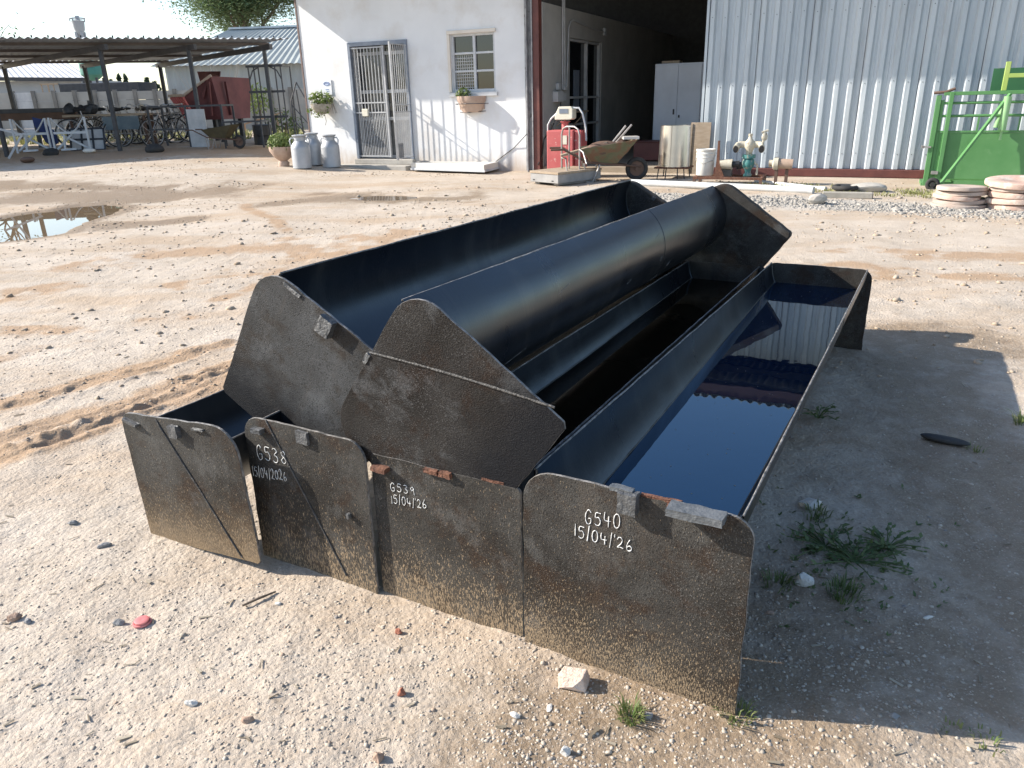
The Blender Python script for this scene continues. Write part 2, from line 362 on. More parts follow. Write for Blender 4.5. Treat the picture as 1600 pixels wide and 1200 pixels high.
def inpoly(x, y, pl):
    c = np.zeros(x.shape, bool); n = len(pl)
    for i in range(n):
        (ax, ay), (bx, by) = pl[i], pl[(i+1) % n]
        if abs(by-ay) < 1e-9: continue
        c ^= ((ay > y) != (by > y)) & (x < (bx-ax)*(y-ay)/(by-ay)+ax)
    return c
PUD = pxline([(-60,362),(-40,345),(0,341),(40,333),(95,328),(118,320),(165,317),(192,323),(178,332),(128,347),(100,362),(60,369),(0,377),(-60,385)])
PUD2 = pxline([(545,309),(570,305),(630,304),(655,307),(630,311),(570,312)])
TRK = [pxline([(360,574),(345,579),(270,606),(190,640),(100,664),(0,694),(-80,720)]), pxline([(360,592),(345,597),(260,628),(190,655),(90,690),(0,722),(-80,750)]),
       pxline([(360,540),(330,548),(240,580),(150,600),(60,628),(0,640)])]
BAND = [(pxline([(-60,575),(0,560),(150,528),(300,490),(400,440),(440,395),(430,350),(395,318)]), .10),
        (pxline([(-60,480),(0,468),(120,448),(270,440),(440,400),(640,372)]), .22),
        (pxline([(180,402),(320,388),(440,385),(640,372),(760,352)]), .30),
        (pxline([(-60,640),(0,632),(150,596),(345,545)]), .07),
        (pxline([(1240,388),(1420,396),(1640,404)]), .22), (pxline([(1230,425),(1400,432),(1640,445)]), .25), (pxline([(60,508),(180,512),(300,495)]), .12)]
MUD = [(pxline([(-40,318),(60,312),(200,310),(330,292)]), .8), (pxline([(0,290),(120,288),(300,300)]), .5), (pxline([(500,309),(720,307)]), .45), (pxline([(130,352),(240,345),(300,340)]), .3)]
RED = [(pxline([(0,245),(200,240),(440,236)]), 1.6)]
GRV = [(pxline([(960,305),(1200,315),(1420,325),(1600,330)]), .55)]
SHADE_BROWN = [(pxline([(1190,1000),(1210,850),(1260,700),(1300,600),(1330,540)]), .55), (pxline([(1400,1000),(1420,800),(1460,620)]), .35), (pxline([(620,860),(900,960),(1140,1060)]), .05)]  # brown tone of the troughs' shadow, painted into the soil colour
def base_h(x, y):
    return terrain(x, y)
def ground_h(x, y):
    x = np.asarray(x, float); y = np.asarray(y, float)
    h = terrain(x, y)
    dw = -(x-W0.x)*WY.x-(y-W0.y)*WY.y                      # metres in front of the building
    k = ss((np.hypot(x+.3, y-2.6)-2.2)/3)*.8+.2
    far = ss(dw/3)*ss((60-np.hypot(x, y))/40)
    h = h + far*k*(.05*vnoise(x, y, .35, 1)+.035*vnoise(x, y, .9, 2))
    near = ss((14-np.hypot(x, y))/8)
    h = h + ss((dw-.2)/.8)*(.010*vnoise(x, y, 3.1, 3)+.007*vnoise(x, y, 7.3, 4)*near+.0042*vnoise(x, y, 17, 5)*near+.0042*vnoise(x, y, 41, 6)*near)
    n = np.hypot(x, y)
    h = h - ss((dw < .3)*1.0)*0
    for i, t in enumerate(TRK):
        m = (n < 14)
        if m.any():
            d = np.full(x.shape, 9.0); d[m] = dline(x[m], y[m], t)+.03*vnoise(x[m], y[m], 5, 30+i)
            a = (.015, .013, .010)[i]; nn = .06*vnoise(x, y, 14, 22)+.035*vnoise(x, y, 33, 23)
            h = h - a*np.exp(-((d+nn*.5)/.022)**2)*(.6+1.1*vnoise(x, y, 6, 20)) + a*1.0*np.exp(-((d+nn-.055)/.020)**2)*(.55+1.5*vnoise(x, y, 11, 21)+.9*vnoise(x, y, 27, 24))
    for pl, dep, wd in ((PUD, .05, .35), (PUD2, .04, .25)):
        cx = sum(p[0] for p in pl)/len(pl); cy = sum(p[1] for p in pl)/len(pl)
        m = np.hypot(x-cx, y-cy) < 5
        if m.any():
            xm, ym = x[m], y[m]; d = dline(xm, ym, pl+[pl[0]]); ins = inpoly(xm, ym, pl)
            sd_ = np.where(ins, -d, d)+.10*vnoise(xm, ym, 3, 8)+.05*vnoise(xm, ym, 8, 9)
            base = h[m]; flat = terrain(xm, ym)
            kf = ss(1-sd_/wd)
            h[m] = base*(1-kf)+kf*(flat-.006+.010*vnoise(xm, ym, 12, 11)) - dep*ss(.5-sd_/.12)*.6
    return h
def axis(a, b, st, lo, hi, g):
    xs = list(np.arange(a, b, st)); s = st; x = xs[-1]
    while x < hi: s *= g; x += s; xs.append(x)
    s = st; x = xs[0]; pre = []
    while x > lo: s *= g; x -= s; pre.append(x)
    return np.array(pre[::-1]+xs)
gx = axis(-4.4, 1.9, .013, -2500, 2500, 1.024); gy = axis(.8, 4.3, .013, -150, 3000, 1.022)
gy = np.concatenate([gy[gy < .5][::6], gy[gy >= .5]])
X, Y = np.meshgrid(gx, gy); Z = ground_h(X.ravel(), Y.ravel()).reshape(X.shape)
nx, ny = len(gx), len(gy)
me = bpy.data.meshes.new('ground')
me.vertices.add(nx*ny); me.vertices.foreach_set('co', np.stack([X, Y, Z], -1).astype(np.float32).ravel())
ii = np.arange((ny-1)*(nx-1)); rr_, cc_ = ii//(nx-1), ii % (nx-1); a0 = rr_*nx+cc_
quads = np.stack([a0, a0+1, a0+nx+1, a0+nx], -1).astype(np.int32)
me.loops.add(quads.size); me.loops.foreach_set('vertex_index', quads.ravel())
me.polygons.add(len(quads)); me.polygons.foreach_set('loop_start', np.arange(0, quads.size, 4, dtype=np.int32))
me.update(calc_edges=True); me.shade_smooth()
xr, yr = X.ravel(), Y.ravel()
def mask(lst):
    m = np.zeros(xr.shape)
    near = np.hypot(xr, yr) < 40
    for pl, wd in lst:
        v = np.exp(-(dline(xr[near], yr[near], pl, min(.9, wd*1.3))/(wd*1.25))**2); m[near] = np.maximum(m[near], v)
    return m
mo = np.maximum(mask(BAND)*(.72+1.4*vnoise(xr, yr, 1.3, 71)+1.2*vnoise(xr, yr, 4, 72)+.6*vnoise(xr, yr, 11, 73)).clip(0, 1), mask([(t, .09) for t in TRK])*1.0); mo = np.maximum(mo, mask(RED)*.9)
mm = mask(MUD); mm = np.maximum(mm, mask(SHADE_BROWN)*.75); mg = mask(GRV)
dp = dline(xr, yr, PUD+[PUD[0]]); mm = np.maximum(mm, np.exp(-(dp/.28)**2))
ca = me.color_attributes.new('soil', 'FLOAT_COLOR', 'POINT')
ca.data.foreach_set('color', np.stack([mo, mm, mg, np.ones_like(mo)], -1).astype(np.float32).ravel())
def soil_material():
    m = bpy.data.materials.new('sandy_yard_soil'); m.use_nodes = True; t = m.node_tree; N = t.nodes; L = t.links
    b = N['Principled BSDF']; b.inputs['Roughness'].default_value = .95; b.inputs['Specular IOR Level'].default_value = .2
    co = N.new('ShaderNodeTexCoord'); at = N.new('ShaderNodeAttribute'); at.attribute_name = 'soil'
    sp = N.new('ShaderNodeSeparateColor'); L.new(at.outputs['Color'], sp.inputs[0])
    def noise(sc, d=6, rg=.6):
        n = N.new('ShaderNodeTexNoise'); n.inputs['Scale'].default_value = sc; n.inputs['Detail'].default_value = d; n.inputs['Roughness'].default_value = rg
        L.new(co.outputs['Object'], n.inputs['Vector']); return n.outputs['Fac']
    def mr(x, a, c, lo=0, hi=1):
        n = N.new('ShaderNodeMapRange'); n.inputs[1].default_value = a; n.inputs[2].default_value = c; n.inputs[3].default_value = lo; n.inputs[4].default_value = hi
        L.new(x, n.inputs[0]); return n.outputs[0]
    def mth(op, a, c):
        n = N.new('ShaderNodeMath'); n.operation = op; L.new(a, n.inputs[0])
        if isinstance(c, (int, float)): n.inputs[1].default_value = c
        else: L.new(c, n.inputs[1])
        return n.outputs[0]
    def mix(f, a, c, mode='MIX'):
        n = N.new('ShaderNodeMix'); n.data_type = 'RGBA'; n.blend_type = mode
        if isinstance(f, float): n.inputs[0].default_value = f
        else: L.new(f, n.inputs[0])
        for s, v in ((6, a), (7, c)):
            if isinstance(v, tuple): n.inputs[s].default_value = (*v, 1)
            else: L.new(v, n.inputs[s])
        return n.outputs[2]
    col = mix(mr(noise(1.1), .38, .66), SOIL[0], SOIL[1])
    col = mix(mr(noise(5, 5), .45, .7, 0, .6), col, SOIL[2])
    st = N.new('ShaderNodeMapping'); st.inputs['Scale'].default_value = (.35, .9, 1); L.new(co.outputs['Object'], st.inputs[0])
    sn = N.new('ShaderNodeTexNoise'); sn.inputs['Scale'].default_value = 1.2; sn.inputs['Detail'].default_value = 8; sn.inputs['Roughness'].default_value = .65; L.new(st.outputs[0], sn.inputs['Vector'])
    col = mix(mr(sn.outputs['Fac'], .47, .62, 0, .7), col, (.40,.295,.20))
    n8 = noise(7, 6, .7)
    om = mr(mth('ADD', mth('MULTIPLY', sp.outputs[0], .75), mth('MULTIPLY', n8, .9)), .72, 1.02)
    col = mix(mth('MULTIPLY', om, .8), col, SOIL[3])
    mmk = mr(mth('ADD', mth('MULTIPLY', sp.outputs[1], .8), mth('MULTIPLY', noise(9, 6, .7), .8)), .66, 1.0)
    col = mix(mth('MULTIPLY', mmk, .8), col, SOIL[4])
    gm = mr(mth('ADD', sp.outputs[2], mth('MULTIPLY', noise(20, 3), .6)), .6, .95)
    col = mix(mth('MULTIPLY', gm, .7), col, (.45,.44,.41))
    col = mix(mr(noise(16, 8, .75), .54, .68, 0, .5), col, (.33,.255,.18))
    col = mix(mr(noise(55, 5, .75), .54, .70, 0, .6), col, SOIL[5])
    col = mix(mr(noise(160, 3, .6), .56, .68, 0, .35), col, SOIL[6])
    L.new(col, b.inputs['Base Color'])
    L.new(mr(mmk, 0, 1, .95, .6), b.inputs['Roughness'])
    vo = N.new('ShaderNodeTexVoronoi'); vo.inputs['Scale'].default_value = 70; L.new(co.outputs['Object'], vo.inputs['Vector'])
    hh = mth('ADD', mth('MULTIPLY', noise(45, 5, .7), 1.0), mth('MULTIPLY', vo.outputs['Distance'], -.5))
    hh = mth('ADD', hh, mth('MULTIPLY', noise(9, 6, .6), 1.2))
    bp = N.new('ShaderNodeBump'); bp.inputs['Strength'].default_value = .6; bp.inputs['Distance'].default_value = .010
    hh = mth('ADD', hh, mth('MULTIPLY', noise(170, 4, .7), .55))
    L.new(hh, bp.inputs['Height']); L.new(bp.outputs[0], b.inputs['Normal'])
    return m
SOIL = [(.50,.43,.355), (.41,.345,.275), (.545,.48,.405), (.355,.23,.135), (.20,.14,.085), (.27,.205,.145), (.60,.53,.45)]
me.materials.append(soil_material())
gnd = bpy.data.objects.new('ground', me); C.objects.link(gnd); gnd['kind'] = 'structure'
gnd['label'] = 'pale sandy yard with tyre tracks and orange soil'
# puddles
def puddle(name, pl, z, lab, exp_=.35):
    cx = sum(p[0] for p in pl)/len(pl); cy = sum(p[1] for p in pl)/len(pl)
    pts = [(cx+(x-cx)*(1+exp_), cy+(y-cy)*(1+exp_), z) for x, y in pl]
    me = bpy.data.meshes.new(name); me.from_pydata(pts, [], [tuple(range(len(pts)))]); me.materials.append(M['puddle'])
    o = bpy.data.objects.new(name, me); C.objects.link(o); o['kind'] = 'structure'; o['label'] = lab
def pz(pl): return float(np.mean([terrain(*p) for p in pl]))
puddle('puddle_water', PUD, pz(PUD)-.017, 'muddy puddle reflecting the sky on the left of the yard')
puddle('puddle_water', PUD2, pz(PUD2)-.016, 'thin shallow puddle in the middle of the yard')
# loose gravel, one object
def gravel(name, pts, sizes, mt, label):
    t = (1+5**.5)/2
    iv = np.array([(-1,t,0),(1,t,0),(-1,-t,0),(1,-t,0),(0,-1,t),(0,1,t),(0,-1,-t),(0,1,-t),(t,0,-1),(t,0,1),(-t,0,-1),(-t,0,1)], float); iv /= np.linalg.norm(iv[0])
    fi = np.array([(0,11,5),(0,5,1),(0,1,7),(0,7,10),(0,10,11),(1,5,9),(5,11,4),(11,10,2),(10,7,6),(7,1,8),(3,9,4),(3,4,2),(3,2,6),(3,6,8),(3,8,9),(4,9,5),(2,4,11),(6,2,10),(8,6,7),(9,8,1)])
    n = len(pts); V = np.repeat(iv[None], n, 0)*(1+rng.uniform(-.38, .38, (n, 12, 1)))
    V *= np.stack([rng.uniform(.7,1.4,n), rng.uniform(.7,1.2,n), rng.uniform(.35,.75,n)], -1)[:, None, :]*sizes[:, None, None]
    a = rng.uniform(0, 6.28, n); c, s = np.cos(a)[:, None], np.sin(a)[:, None]
    Vx = V[..., 0]*c-V[..., 1]*s; Vy = V[..., 0]*s+V[..., 1]*c
    V = np.stack([Vx, Vy, V[..., 2]], -1)+pts[:, None, :]
    F = (fi[None]+12*np.arange(n)[:, None, None]).reshape(-1, 3).astype(np.int32)
    me = bpy.data.meshes.new(name); me.vertices.add(n*12); me.vertices.foreach_set('co', V.astype(np.float32).ravel())
    me.loops.add(F.size); me.loops.foreach_set('vertex_index', F.ravel()); me.polygons.add(len(F)); me.polygons.foreach_set('loop_start', np.arange(0, F.size, 3, dtype=np.int32))
    me.update(calc_edges=True); me.materials.append(mt)
    o = bpy.data.objects.new(name, me); C.objects.link(o); o['kind'] = 'stuff'; o['label'] = label; o['category'] = 'gravel'
def pebble_mat():
    m = bpy.data.materials.new('mixed_pebbles'); m.use_nodes = True; t = m.node_tree; N = t.nodes; L = t.links
    b = N['Principled BSDF']; b.inputs['Roughness'].default_value = .9
    g = N.new('ShaderNodeNewGeometry'); cr = N.new('ShaderNodeValToRGB'); e = cr.color_ramp; e.interpolation = 'CONSTANT'
    cols = [(0,(.44,.38,.31)),(.25,(.36,.31,.25)),(.5,(.45,.39,.32)),(.68,(.35,.30,.25)),(.88,(.48,.43,.36)),(.92,(.38,.29,.22)),(.95,(.25,.225,.205))]
    e.elements[0].color = (*cols[0][1],1); e.elements[0].position = 0; e.elements[1].position = .25; e.elements[1].color = (*cols[1][1],1)
    for p, c in cols[2:]: k = e.elements.new(p); k.color = (*c, 1)
    L.new(g.outputs['Random Per Island'], cr.inputs[0]); L.new(cr.outputs[0], b.inputs['Base Color']); return m
M['pebble'] = pebble_mat(); M['pebble_grey'] = mk('crushed_stone', (.23,.215,.19), (.42,.39,.35), 9, .95)
np_ = 56000
rad = .95+5.2*rng.random(np_)**1.7; ang = np.radians(rng.uniform(50, 132, np_))
px_, py_ = rad*np.cos(ang), rad*np.sin(ang)
dens = vnoise(px_, py_, 1.6, 41)+.6*vnoise(px_, py_, 5, 42)+rng.uniform(-.45, .45, np_)
uu = (px_-T0.x)*TX.x+(py_-T0.y)*TX.y; vv_ = (px_-T0.x)*TY.x+(py_-T0.y)*TY.y
keep = dens > .0
px_, py_ = px_[keep], py_[keep]
sz_ = np.clip(np.exp(rng.normal(math.log(.0023), .5, len(px_))), .0012, .0062)
gravel('gravel', np.stack([px_, py_, ground_h(px_, py_)-sz_*.06], -1), sz_, M['pebble'], 'small loose gravel scattered over the sandy yard in front of the troughs')
n3 = 34000
cx_, cy_ = rng.uniform(-11, 8, n3), rng.uniform(3.2, 16, n3)
dn = vnoise(cx_*.6, cy_, 1.1, 51)+.9*vnoise(cx_*.7, cy_, 3.5, 52)+rng.uniform(-.35, .35, n3)
pd = dline(cx_, cy_, PUD+[PUD[0]]); dn = dn+.9*np.exp(-(pd/.5)**2)*(~inpoly(cx_, cy_, PUD))-9*inpoly(cx_, cy_, PUD)
for tk in TRK: dn = dn+.75*np.exp(-(dline(cx_, cy_, tk)/.12)**2)
dwl = -(cx_-W0.x)*WY.x-(cy_-W0.y)*WY.y
kk = (dn > .14) & (dwl > .6); cx_, cy_ = cx_[kk], cy_[kk]
s3 = np.clip(np.exp(rng.normal(math.log(.0058), .62, len(cx_))), .0025, .03)
M['clod'] = mk('earth_clod', (.30,.225,.155), (.46,.385,.30), 1.5, .95)
gravel('gravel', np.stack([cx_, cy_, ground_h(cx_, cy_)+s3*.15], -1), s3, M['clod'], 'earth clods and crumbs strewn over the middle of the yard')
n2 = 6000
t2 = rng.random(n2); gl = [Vector((*p, 0)) for p in GRV[0][0]]
sg = np.minimum((t2*3).astype(int), 2); fr = t2*3-sg
gp = np.array([gl[i].lerp(gl[i+1], f)[:2] for i, f in zip(sg, fr)]) + rng.normal(0, .26, (n2, 2))
s2 = np.clip(np.exp(rng.normal(math.log(.0095), .45, n2)), .004, .03)
gravel('gravel', np.stack([gp[:, 0], gp[:, 1], ground_h(gp[:, 0], gp[:, 1])+s2*.1], -1), s2, M['pebble_grey'], 'strip of crushed stone lying in front of the corrugated wall')
def gz(x, y): return float(ground_h(np.array([float(x)]), np.array([float(y)]))[0])
def GG(px, py):
    p = G(px, py); p.z = gz(p.x, p.y); return p
# ------------------------------------------------------------------ feed troughs
TLEN = 2.735
def plate_poly(w, h, rl, rr, cb=.012, seed=0, arc=True, n=7):
    """outline in (x,z): rounded top corners of radius rl, rr"""
    rn = random.Random(seed); p = []
    p += [(-w/2+cb, 0), (w/2-cb, 0), (w/2, cb)]
    def corner(cx, cz, r, a0, a1, k): return [(cx+r*math.cos(a0+(a1-a0)*i/k), cz+r*math.sin(a0+(a1-a0)*i/k)) for i in range(k+1)]
    p += corner(w/2-rr, h-rr, rr, 0, math.pi/2, n); p += corner(-w/2+rl, h-rl, rl, math.pi/2, math.pi, n); p += [(-w/2, cb)]
    out = []
    for i, (a, b) in enumerate(zip(p, p[1:]+p[:1])):           # slightly wavy flame-cut edges
        out.append(a); L_ = math.hypot(b[0]-a[0], b[1]-a[1]); k = int(L_/.03)
        for j in range(1, k):
            t = j/k; nx_, nz_ = (b[1]-a[1])/L_, -(b[0]-a[0])/L_; e = rn.uniform(-.0016, .0016)
            out.append((a[0]+(b[0]-a[0])*t+nx_*e, a[1]+(b[1]-a[1])*t+nz_*e))
    return out
def channel(rad=.222, zc=.445, seg=28, L0=.008, L1=TLEN-.008, th=.005, seed=1, xo=.0):
    rn = random.Random(seed); mb = MB(); nl = 36; prof = []
    for k in range(seg+1):
        a = math.pi+math.pi*k/seg; prof.append((math.cos(a), math.sin(a)))
    ph = [rn.uniform(0, 6.28) for _ in range(6)]
    def wob(t, a): return .0010*math.sin(3*t+ph[0]+a)+.0004*math.sin(9*t+ph[1]-2*a)
    vs = []
    for i in range(nl+1):
        t = i/nl; y = L0+(L1-L0)*t; lipw = .0015*math.sin(17*t+ph[3])+rn.uniform(-.0012, .0012)
        for rr_ in (rad, rad-th):
            for k, (c, s) in enumerate(prof):
                r = rr_+wob(t*3, k*.1); vs.append((xo+r*c, y, zc-.003+r*s+(lipw if k in (0, seg) else 0)))
    m = 2*(seg+1); fs = []
    for i in range(nl):
        b0, b1 = i*m, (i+1)*m
        for k in range(seg):
            fs.append((b0+k, b0+k+1, b1+k+1, b1+k)); o = seg+1
            fs.append((b0+o+k+1, b0+o+k, b1+o+k, b1+o+k+1))
        fs.append((b0, b1, b1+seg+1, b0+seg+1)); fs.append((b0+seg, b0+2*seg+1, b1+2*seg+1, b1+seg))
    mb.add(vs, fs); return mb
def make_trough(label, rl, rr, u, v, seed, PW=.49, PH=.46, tilt=-.6, mt='plate', chs=0.0, zdrop=0.0, loc=None, rot=None, clean=False, seam=None, rlb=None, rrb=None, welds=()):
    t = thing('feed_trough', label, 'feed trough', TL(u, v, -.012) if loc is None else loc, TA, 'black half-pipe steel feed troughs')
    t.rotation_euler = rot if rot is not None else (R(tilt), 0, TA)
    rc = PW/2-(.055 if clean else .024)-chs
    pm = M[mt]
    fp = MB().prism(plate_poly(PW, PH, rl, rr, seed=seed), 0, .008).build('end_plate', pm, t, bevel=.0015)
    bp_ = MB().prism(plate_poly(PW, PH, rlb or rl, rrb or rr, seed=seed+50), TLEN-.008, TLEN+(.045 if clean else 0)).build('end_plate', M['plate_clean'], t, bevel=.012 if clean else .0015)
    for e in (fp, bp_):
        e.data.materials.append(M['lip'])
        for p_ in e.data.polygons:
            if abs(p_.normal.y) < .5 and not (clean and e is bp_): p_.material_index = 1
    ch = channel(rad=rc, zc=PH, seed=seed).build('channel', M['channel'], t, smooth=50); ch.location.x = -zdrop*.3; ch.location.z = -zdrop
    rn = random.Random(seed)
    # worn bright lips
    lip = MB()
    for sx in (-1, 1):
        pts = [(sx*(rc-.0025), .01+(TLEN-.02)*i/40, PH-.0015+rn.uniform(-.0012, .0012)) for i in range(41)]
        lip.tube(pts, [.0026+rn.uniform(-.0006, .0008) for _ in pts], 6)
    lip.build('lip', M['lip'], ch, smooth=60)
    # inside weld ring at both ends and across the middle
    for yy in (.011, TLEN*.62, TLEN-.011):
        mid = abs(yy-TLEN*.62) < 1e-6
        pts = [((rc+.0005 if mid else rc-.006)*math.cos(a), yy, PH-.003+(rc+.0005 if mid else rc-.006)*math.sin(a)) for a in [math.pi+math.pi*i/26 for i in range(27)]]
        MB().tube(pts, [(.0016 if mid else .004)+rn.uniform(-.0007, .0007) for _ in pts], 6).build('weld_bead', M['channel'], ch, smooth=60)
    sc_ = MB()
    for _ in range(26):
        a = math.pi+rn.uniform(.15, 2.95); y = rn.uniform(.1, TLEN-.1); n_ = rn.randint(4, 9); da, dy = rn.uniform(-.03, .03), rn.uniform(-.014, .014); ro = rc+.0006
        sc_.tube([(ro*math.cos(a+da*i), y+dy*i, PH-.003+ro*math.sin(a+da*i)) for i in range(n_)], [rn.uniform(.0004, .0011) for _ in range(n_)], 5)
    sc_.build('scuff_mark', M['lip'], ch)['kind'] = 'stuff'
    if seam:
        (x0, z0), (x1, z1) = seam; pts = [(x0+(x1-x0)*i/22, -.0005, z0+(z1-z0)*i/22+.004*math.sin(math.pi*i/22)) for i in range(23)]
        MB().tube(pts, [.0042+rn.uniform(-.0008, .0008) for _ in pts], 6).build('weld_bead', M['weld'], fp, smooth=60)
    return t, fp, ch
def bracket(parent, x, z, w, h, d, mt='lug', seed=0, flat=False, tilt=0, y0=0.0):
    rn = random.Random(seed); mb = MB(); bm = bmesh.new()
    bmesh.ops.create_cube(bm, size=1); bmesh.ops.subdivide_edges(bm, edges=bm.edges, cuts=3, use_grid_fill=True)
    vs = [(v.co.x*w+rn.uniform(-.0014, .0014), y0-d/2+v.co.y*d+rn.uniform(-.0012, .0012), v.co.z*h+rn.uniform(-.0014, .0014)) for v in bm.verts]
    fs = [tuple(q.index for q in f.verts) for f in bm.faces]; bm.free()
    o = mb.add(vs, fs).build('lug', M[mt], parent, smooth=35); o.location = (x, 0, z); o.rotation_euler = (0, tilt, 0)
    return o
GL = {'0': [[(.5,1),(.2,.85),(.08,.5),(.2,.12),(.5,0),(.8,.15),(.9,.5),(.8,.88),(.5,1)]], '1': [[(.5,1),(.5,0)]],
      '2': [[(.08,.75),(.25,.97),(.6,1),(.8,.75),(.6,.4),(.1,.02),(.5,.08),(.95,.02)]], '3': [[(.1,.92),(.5,1),(.8,.8),(.35,.55),(.8,.4),(.75,.1),(.35,0),(.08,.12)]],
      '4': [[(.15,1),(.15,.42),(.95,.42)],[(.7,.75),(.68,-.05)]], '5': [[(.9,1),(.25,1),(.2,.6),(.6,.65),(.88,.4),(.75,.08),(.4,-.02),(.08,.1)]],
      '6': [[(.6,1),(.25,.6),(.15,.2),(.4,0),(.8,.1),(.85,.35),(.5,.45),(.2,.25)]], '8': [[(.55,.52),(.2,.75),(.5,1),(.8,.78),(.5,.5),(.15,.22),(.5,0),(.85,.25),(.55,.52)]],
      '9': [[(.8,.8),(.5,1),(.2,.75),(.4,.5),(.8,.75),(.78,.4),(.9,0)]], 'G': [[(.85,.9),(.5,1.05),(.15,.75),(.1,.3),(.4,0),(.8,.1),(.85,.42),(.5,.42)]],
      '/': [[(.75,1.15),(.3,-.15)]], "'": [[(.5,1.15),(.5,.9)]], ' ': []}
def uvp(px, py, v):
    p = plane_hit(px, py, TL(0, v), TY)-T0; return p.dot(TX), p.z
def chalk(parent, text, p0, p1, hpx, u, zoff, v, r=.0010, seed=0, name='paint_pen_writing'):
    """handwritten line running from baseline pixel p0 to p1 (plate-local strokes)"""
    rn = random.Random(seed)
    a = uvp(*p0, v); b = uvp(*p1, v); hh = uvp(p0[0], p0[1]-hpx, v)[1]-a[1]
    W_ = [{'1': .45, '/': .6, "'": .28, ' ': .5}.get(c, 1) for c in text]; tot = sum(W_)
    dx, dz = (b[0]-a[0])/tot, (b[1]-a[1])/tot; x = 0; mb = MB()
    for c, wd in zip(text, W_):
        jz = rn.uniform(-.06, .06)*hh; sc = rn.uniform(.9, 1.08)
        for st in GL[c]:
            pts = []
            for i, (sx, sz) in enumerate(st):
                pts.append(Vector((a[0]+dx*(x+(.12+.76*sx)*wd)-u, -.0009, a[1]+dz*(x+.5*wd)+sz*hh*sc+jz-zoff)))
            q = []                                        # round the strokes off
            for i in range(len(pts)-1):
                p_, n_ = pts[max(i-1, 0)], pts[min(i+2, len(pts)-1)]
                for k in range(4):
                    t = k/4; A, B_ = pts[i], pts[i+1]
                    q.append(.5*((2*A)+(-p_+B_)*t+(2*p_-5*A+4*B_-n_)*t*t+(-p_+3*A-3*B_+n_)*t**3))
            q.append(pts[-1]); mb.tube(q, [r*rn.uniform(.45, 1.2) for _ in q], 6)
        x += wd
    return mb.build(name, M['chalk'], parent, smooth=80)
# G540
t540, f540, c540 = make_trough('rightmost feed trough, front plate marked G540, holding dark blue reflecting water', .075, .05, -.2575, 0, 1, PW=.511, PH=.489, tilt=-1.2, rlb=.05, rrb=.055)
chalk(f540, 'G540', (910,819), (969,829), 20, -.2575, -.012, 0, .0011, 1)
chalk(f540, "15/04/'26", (894,839), (988,865), 17, -.2575, -.012, 0, .0011, 2)
def lug_at(parent, px, py, u, w_, h_, d, mt='lug', seed=0, tilt=0, v=0.0, y0=0.0):
    a = uvp(px, py, v); return bracket(parent, a[0]-u, a[1]+.012, w_, h_, d, mt, seed, tilt=tilt, y0=y0)
lug_at(f540, 982, 784, -.258, .040, .048, .026, seed=1)
lug_at(f540, 970, 766, -.2575, .050, .008, .020, 'lugbar', 2, y0=.006)
lug_at(f540, 1090, 799, -.2575, .112, .016, .042, 'lugbar', 3, tilt=.0)
lug_at(f540, 1030, 784, -.2575, .085, .006, .009, 'rust', 4, y0=.0085)
lug_at(f540, 1050, 794, -.2575, .022, .012, .008, 'rust', 44)
# G539
t539, f539, c539 = make_trough('feed trough with front plate marked G539, under the tilted right trough', .012, .015, -.738, .010, 2, PW=.434, PH=.43, tilt=-.5)
chalk(f539, 'G539', (606,768), (647,777), 12, -.738, -.012, .004, .0009, 3)
chalk(f539, "15/04/'26", (608,788), (665,797), 12, -.738, -.012, .004, .0009, 4)
lug_at(f539, 593, 733, -.738, .045, .012, .024, 'rust', 5)
lug_at(f539, 670, 739, -.738, .040, .012, .016, 'rust', 6, y0=.006)
lug_at(f539, 693, 744, -.738, .032, .014, .012, 'rust', 7)
lug_at(f539, 765, 756, -.738, .060, .006, .009, 'rust', 8, y0=.0085)
# G538
t538, f538, c538 = make_trough('feed trough with front plate marked G538 and a slanting seam', .060, .055, -1.174, -.008, 3, PW=.428, PH=.463, chs=.028, zdrop=.012)
u0 = -1.174
def seam_px(parent, p, q, u, v=0.0):
    a, b = uvp(*p, v), uvp(*q, v); pts = [(a[0]+(b[0]-a[0])*i/20-u, -.0006, a[1]+(b[1]-a[1])*i/20+.012) for i in range(21)]
    MB().tube(pts, [.0032+random.uniform(-.0006, .0006) for _ in pts], 6).build('weld_bead', M['weld'], parent, smooth=60)
seam_px(f538, (417,656), (545,897), u0)
chalk(f538, 'G538', (406,715), (455,722), 20, u0, -.012, .006, .0011, 5)
chalk(f538, '15/04/2026', (400,741), (454,749), 14, u0, -.012, .006, .0009, 6)
lug_at(f538, 408, 670, u0, .034, .014, .020, 'lug', 9)
lug_at(f538, 476, 682, u0, .040, .036, .010, 'lug', 10)
lug_at(f538, 549, 803, u0, .010, .014, .012, 'lug', 11)
# unmarked one on the left, standing a little forward
p_ = TL(-1.553, -.085, .012)
t537, f537, c537 = make_trough('leftmost feed trough, unmarked front plate with a slanting seam and muddy foot', .045, .085, -1.553, -.085, 4, PW=.475, PH=.418, mt='plate_tan', chs=.015, zdrop=.05, loc=p_, rot=(R(-.8), R(-4.0), TA+R(1.0)), rrb=.06)
MB().tube([(-.075+.24*i/20, -.0006, .41-.40*i/20) for i in range(21)], .0032, 6).build('weld_bead', M['weld'], f537, smooth=60)
bracket(f537, .005, .385, .034, .036, .016, 'lug', 12); bracket(f537, -.185, .392, .06, .010, .014, 'lug', 13, tilt=.25)
bracket(f537, .10, .40, .045, .006, .008, 'lug', 14)
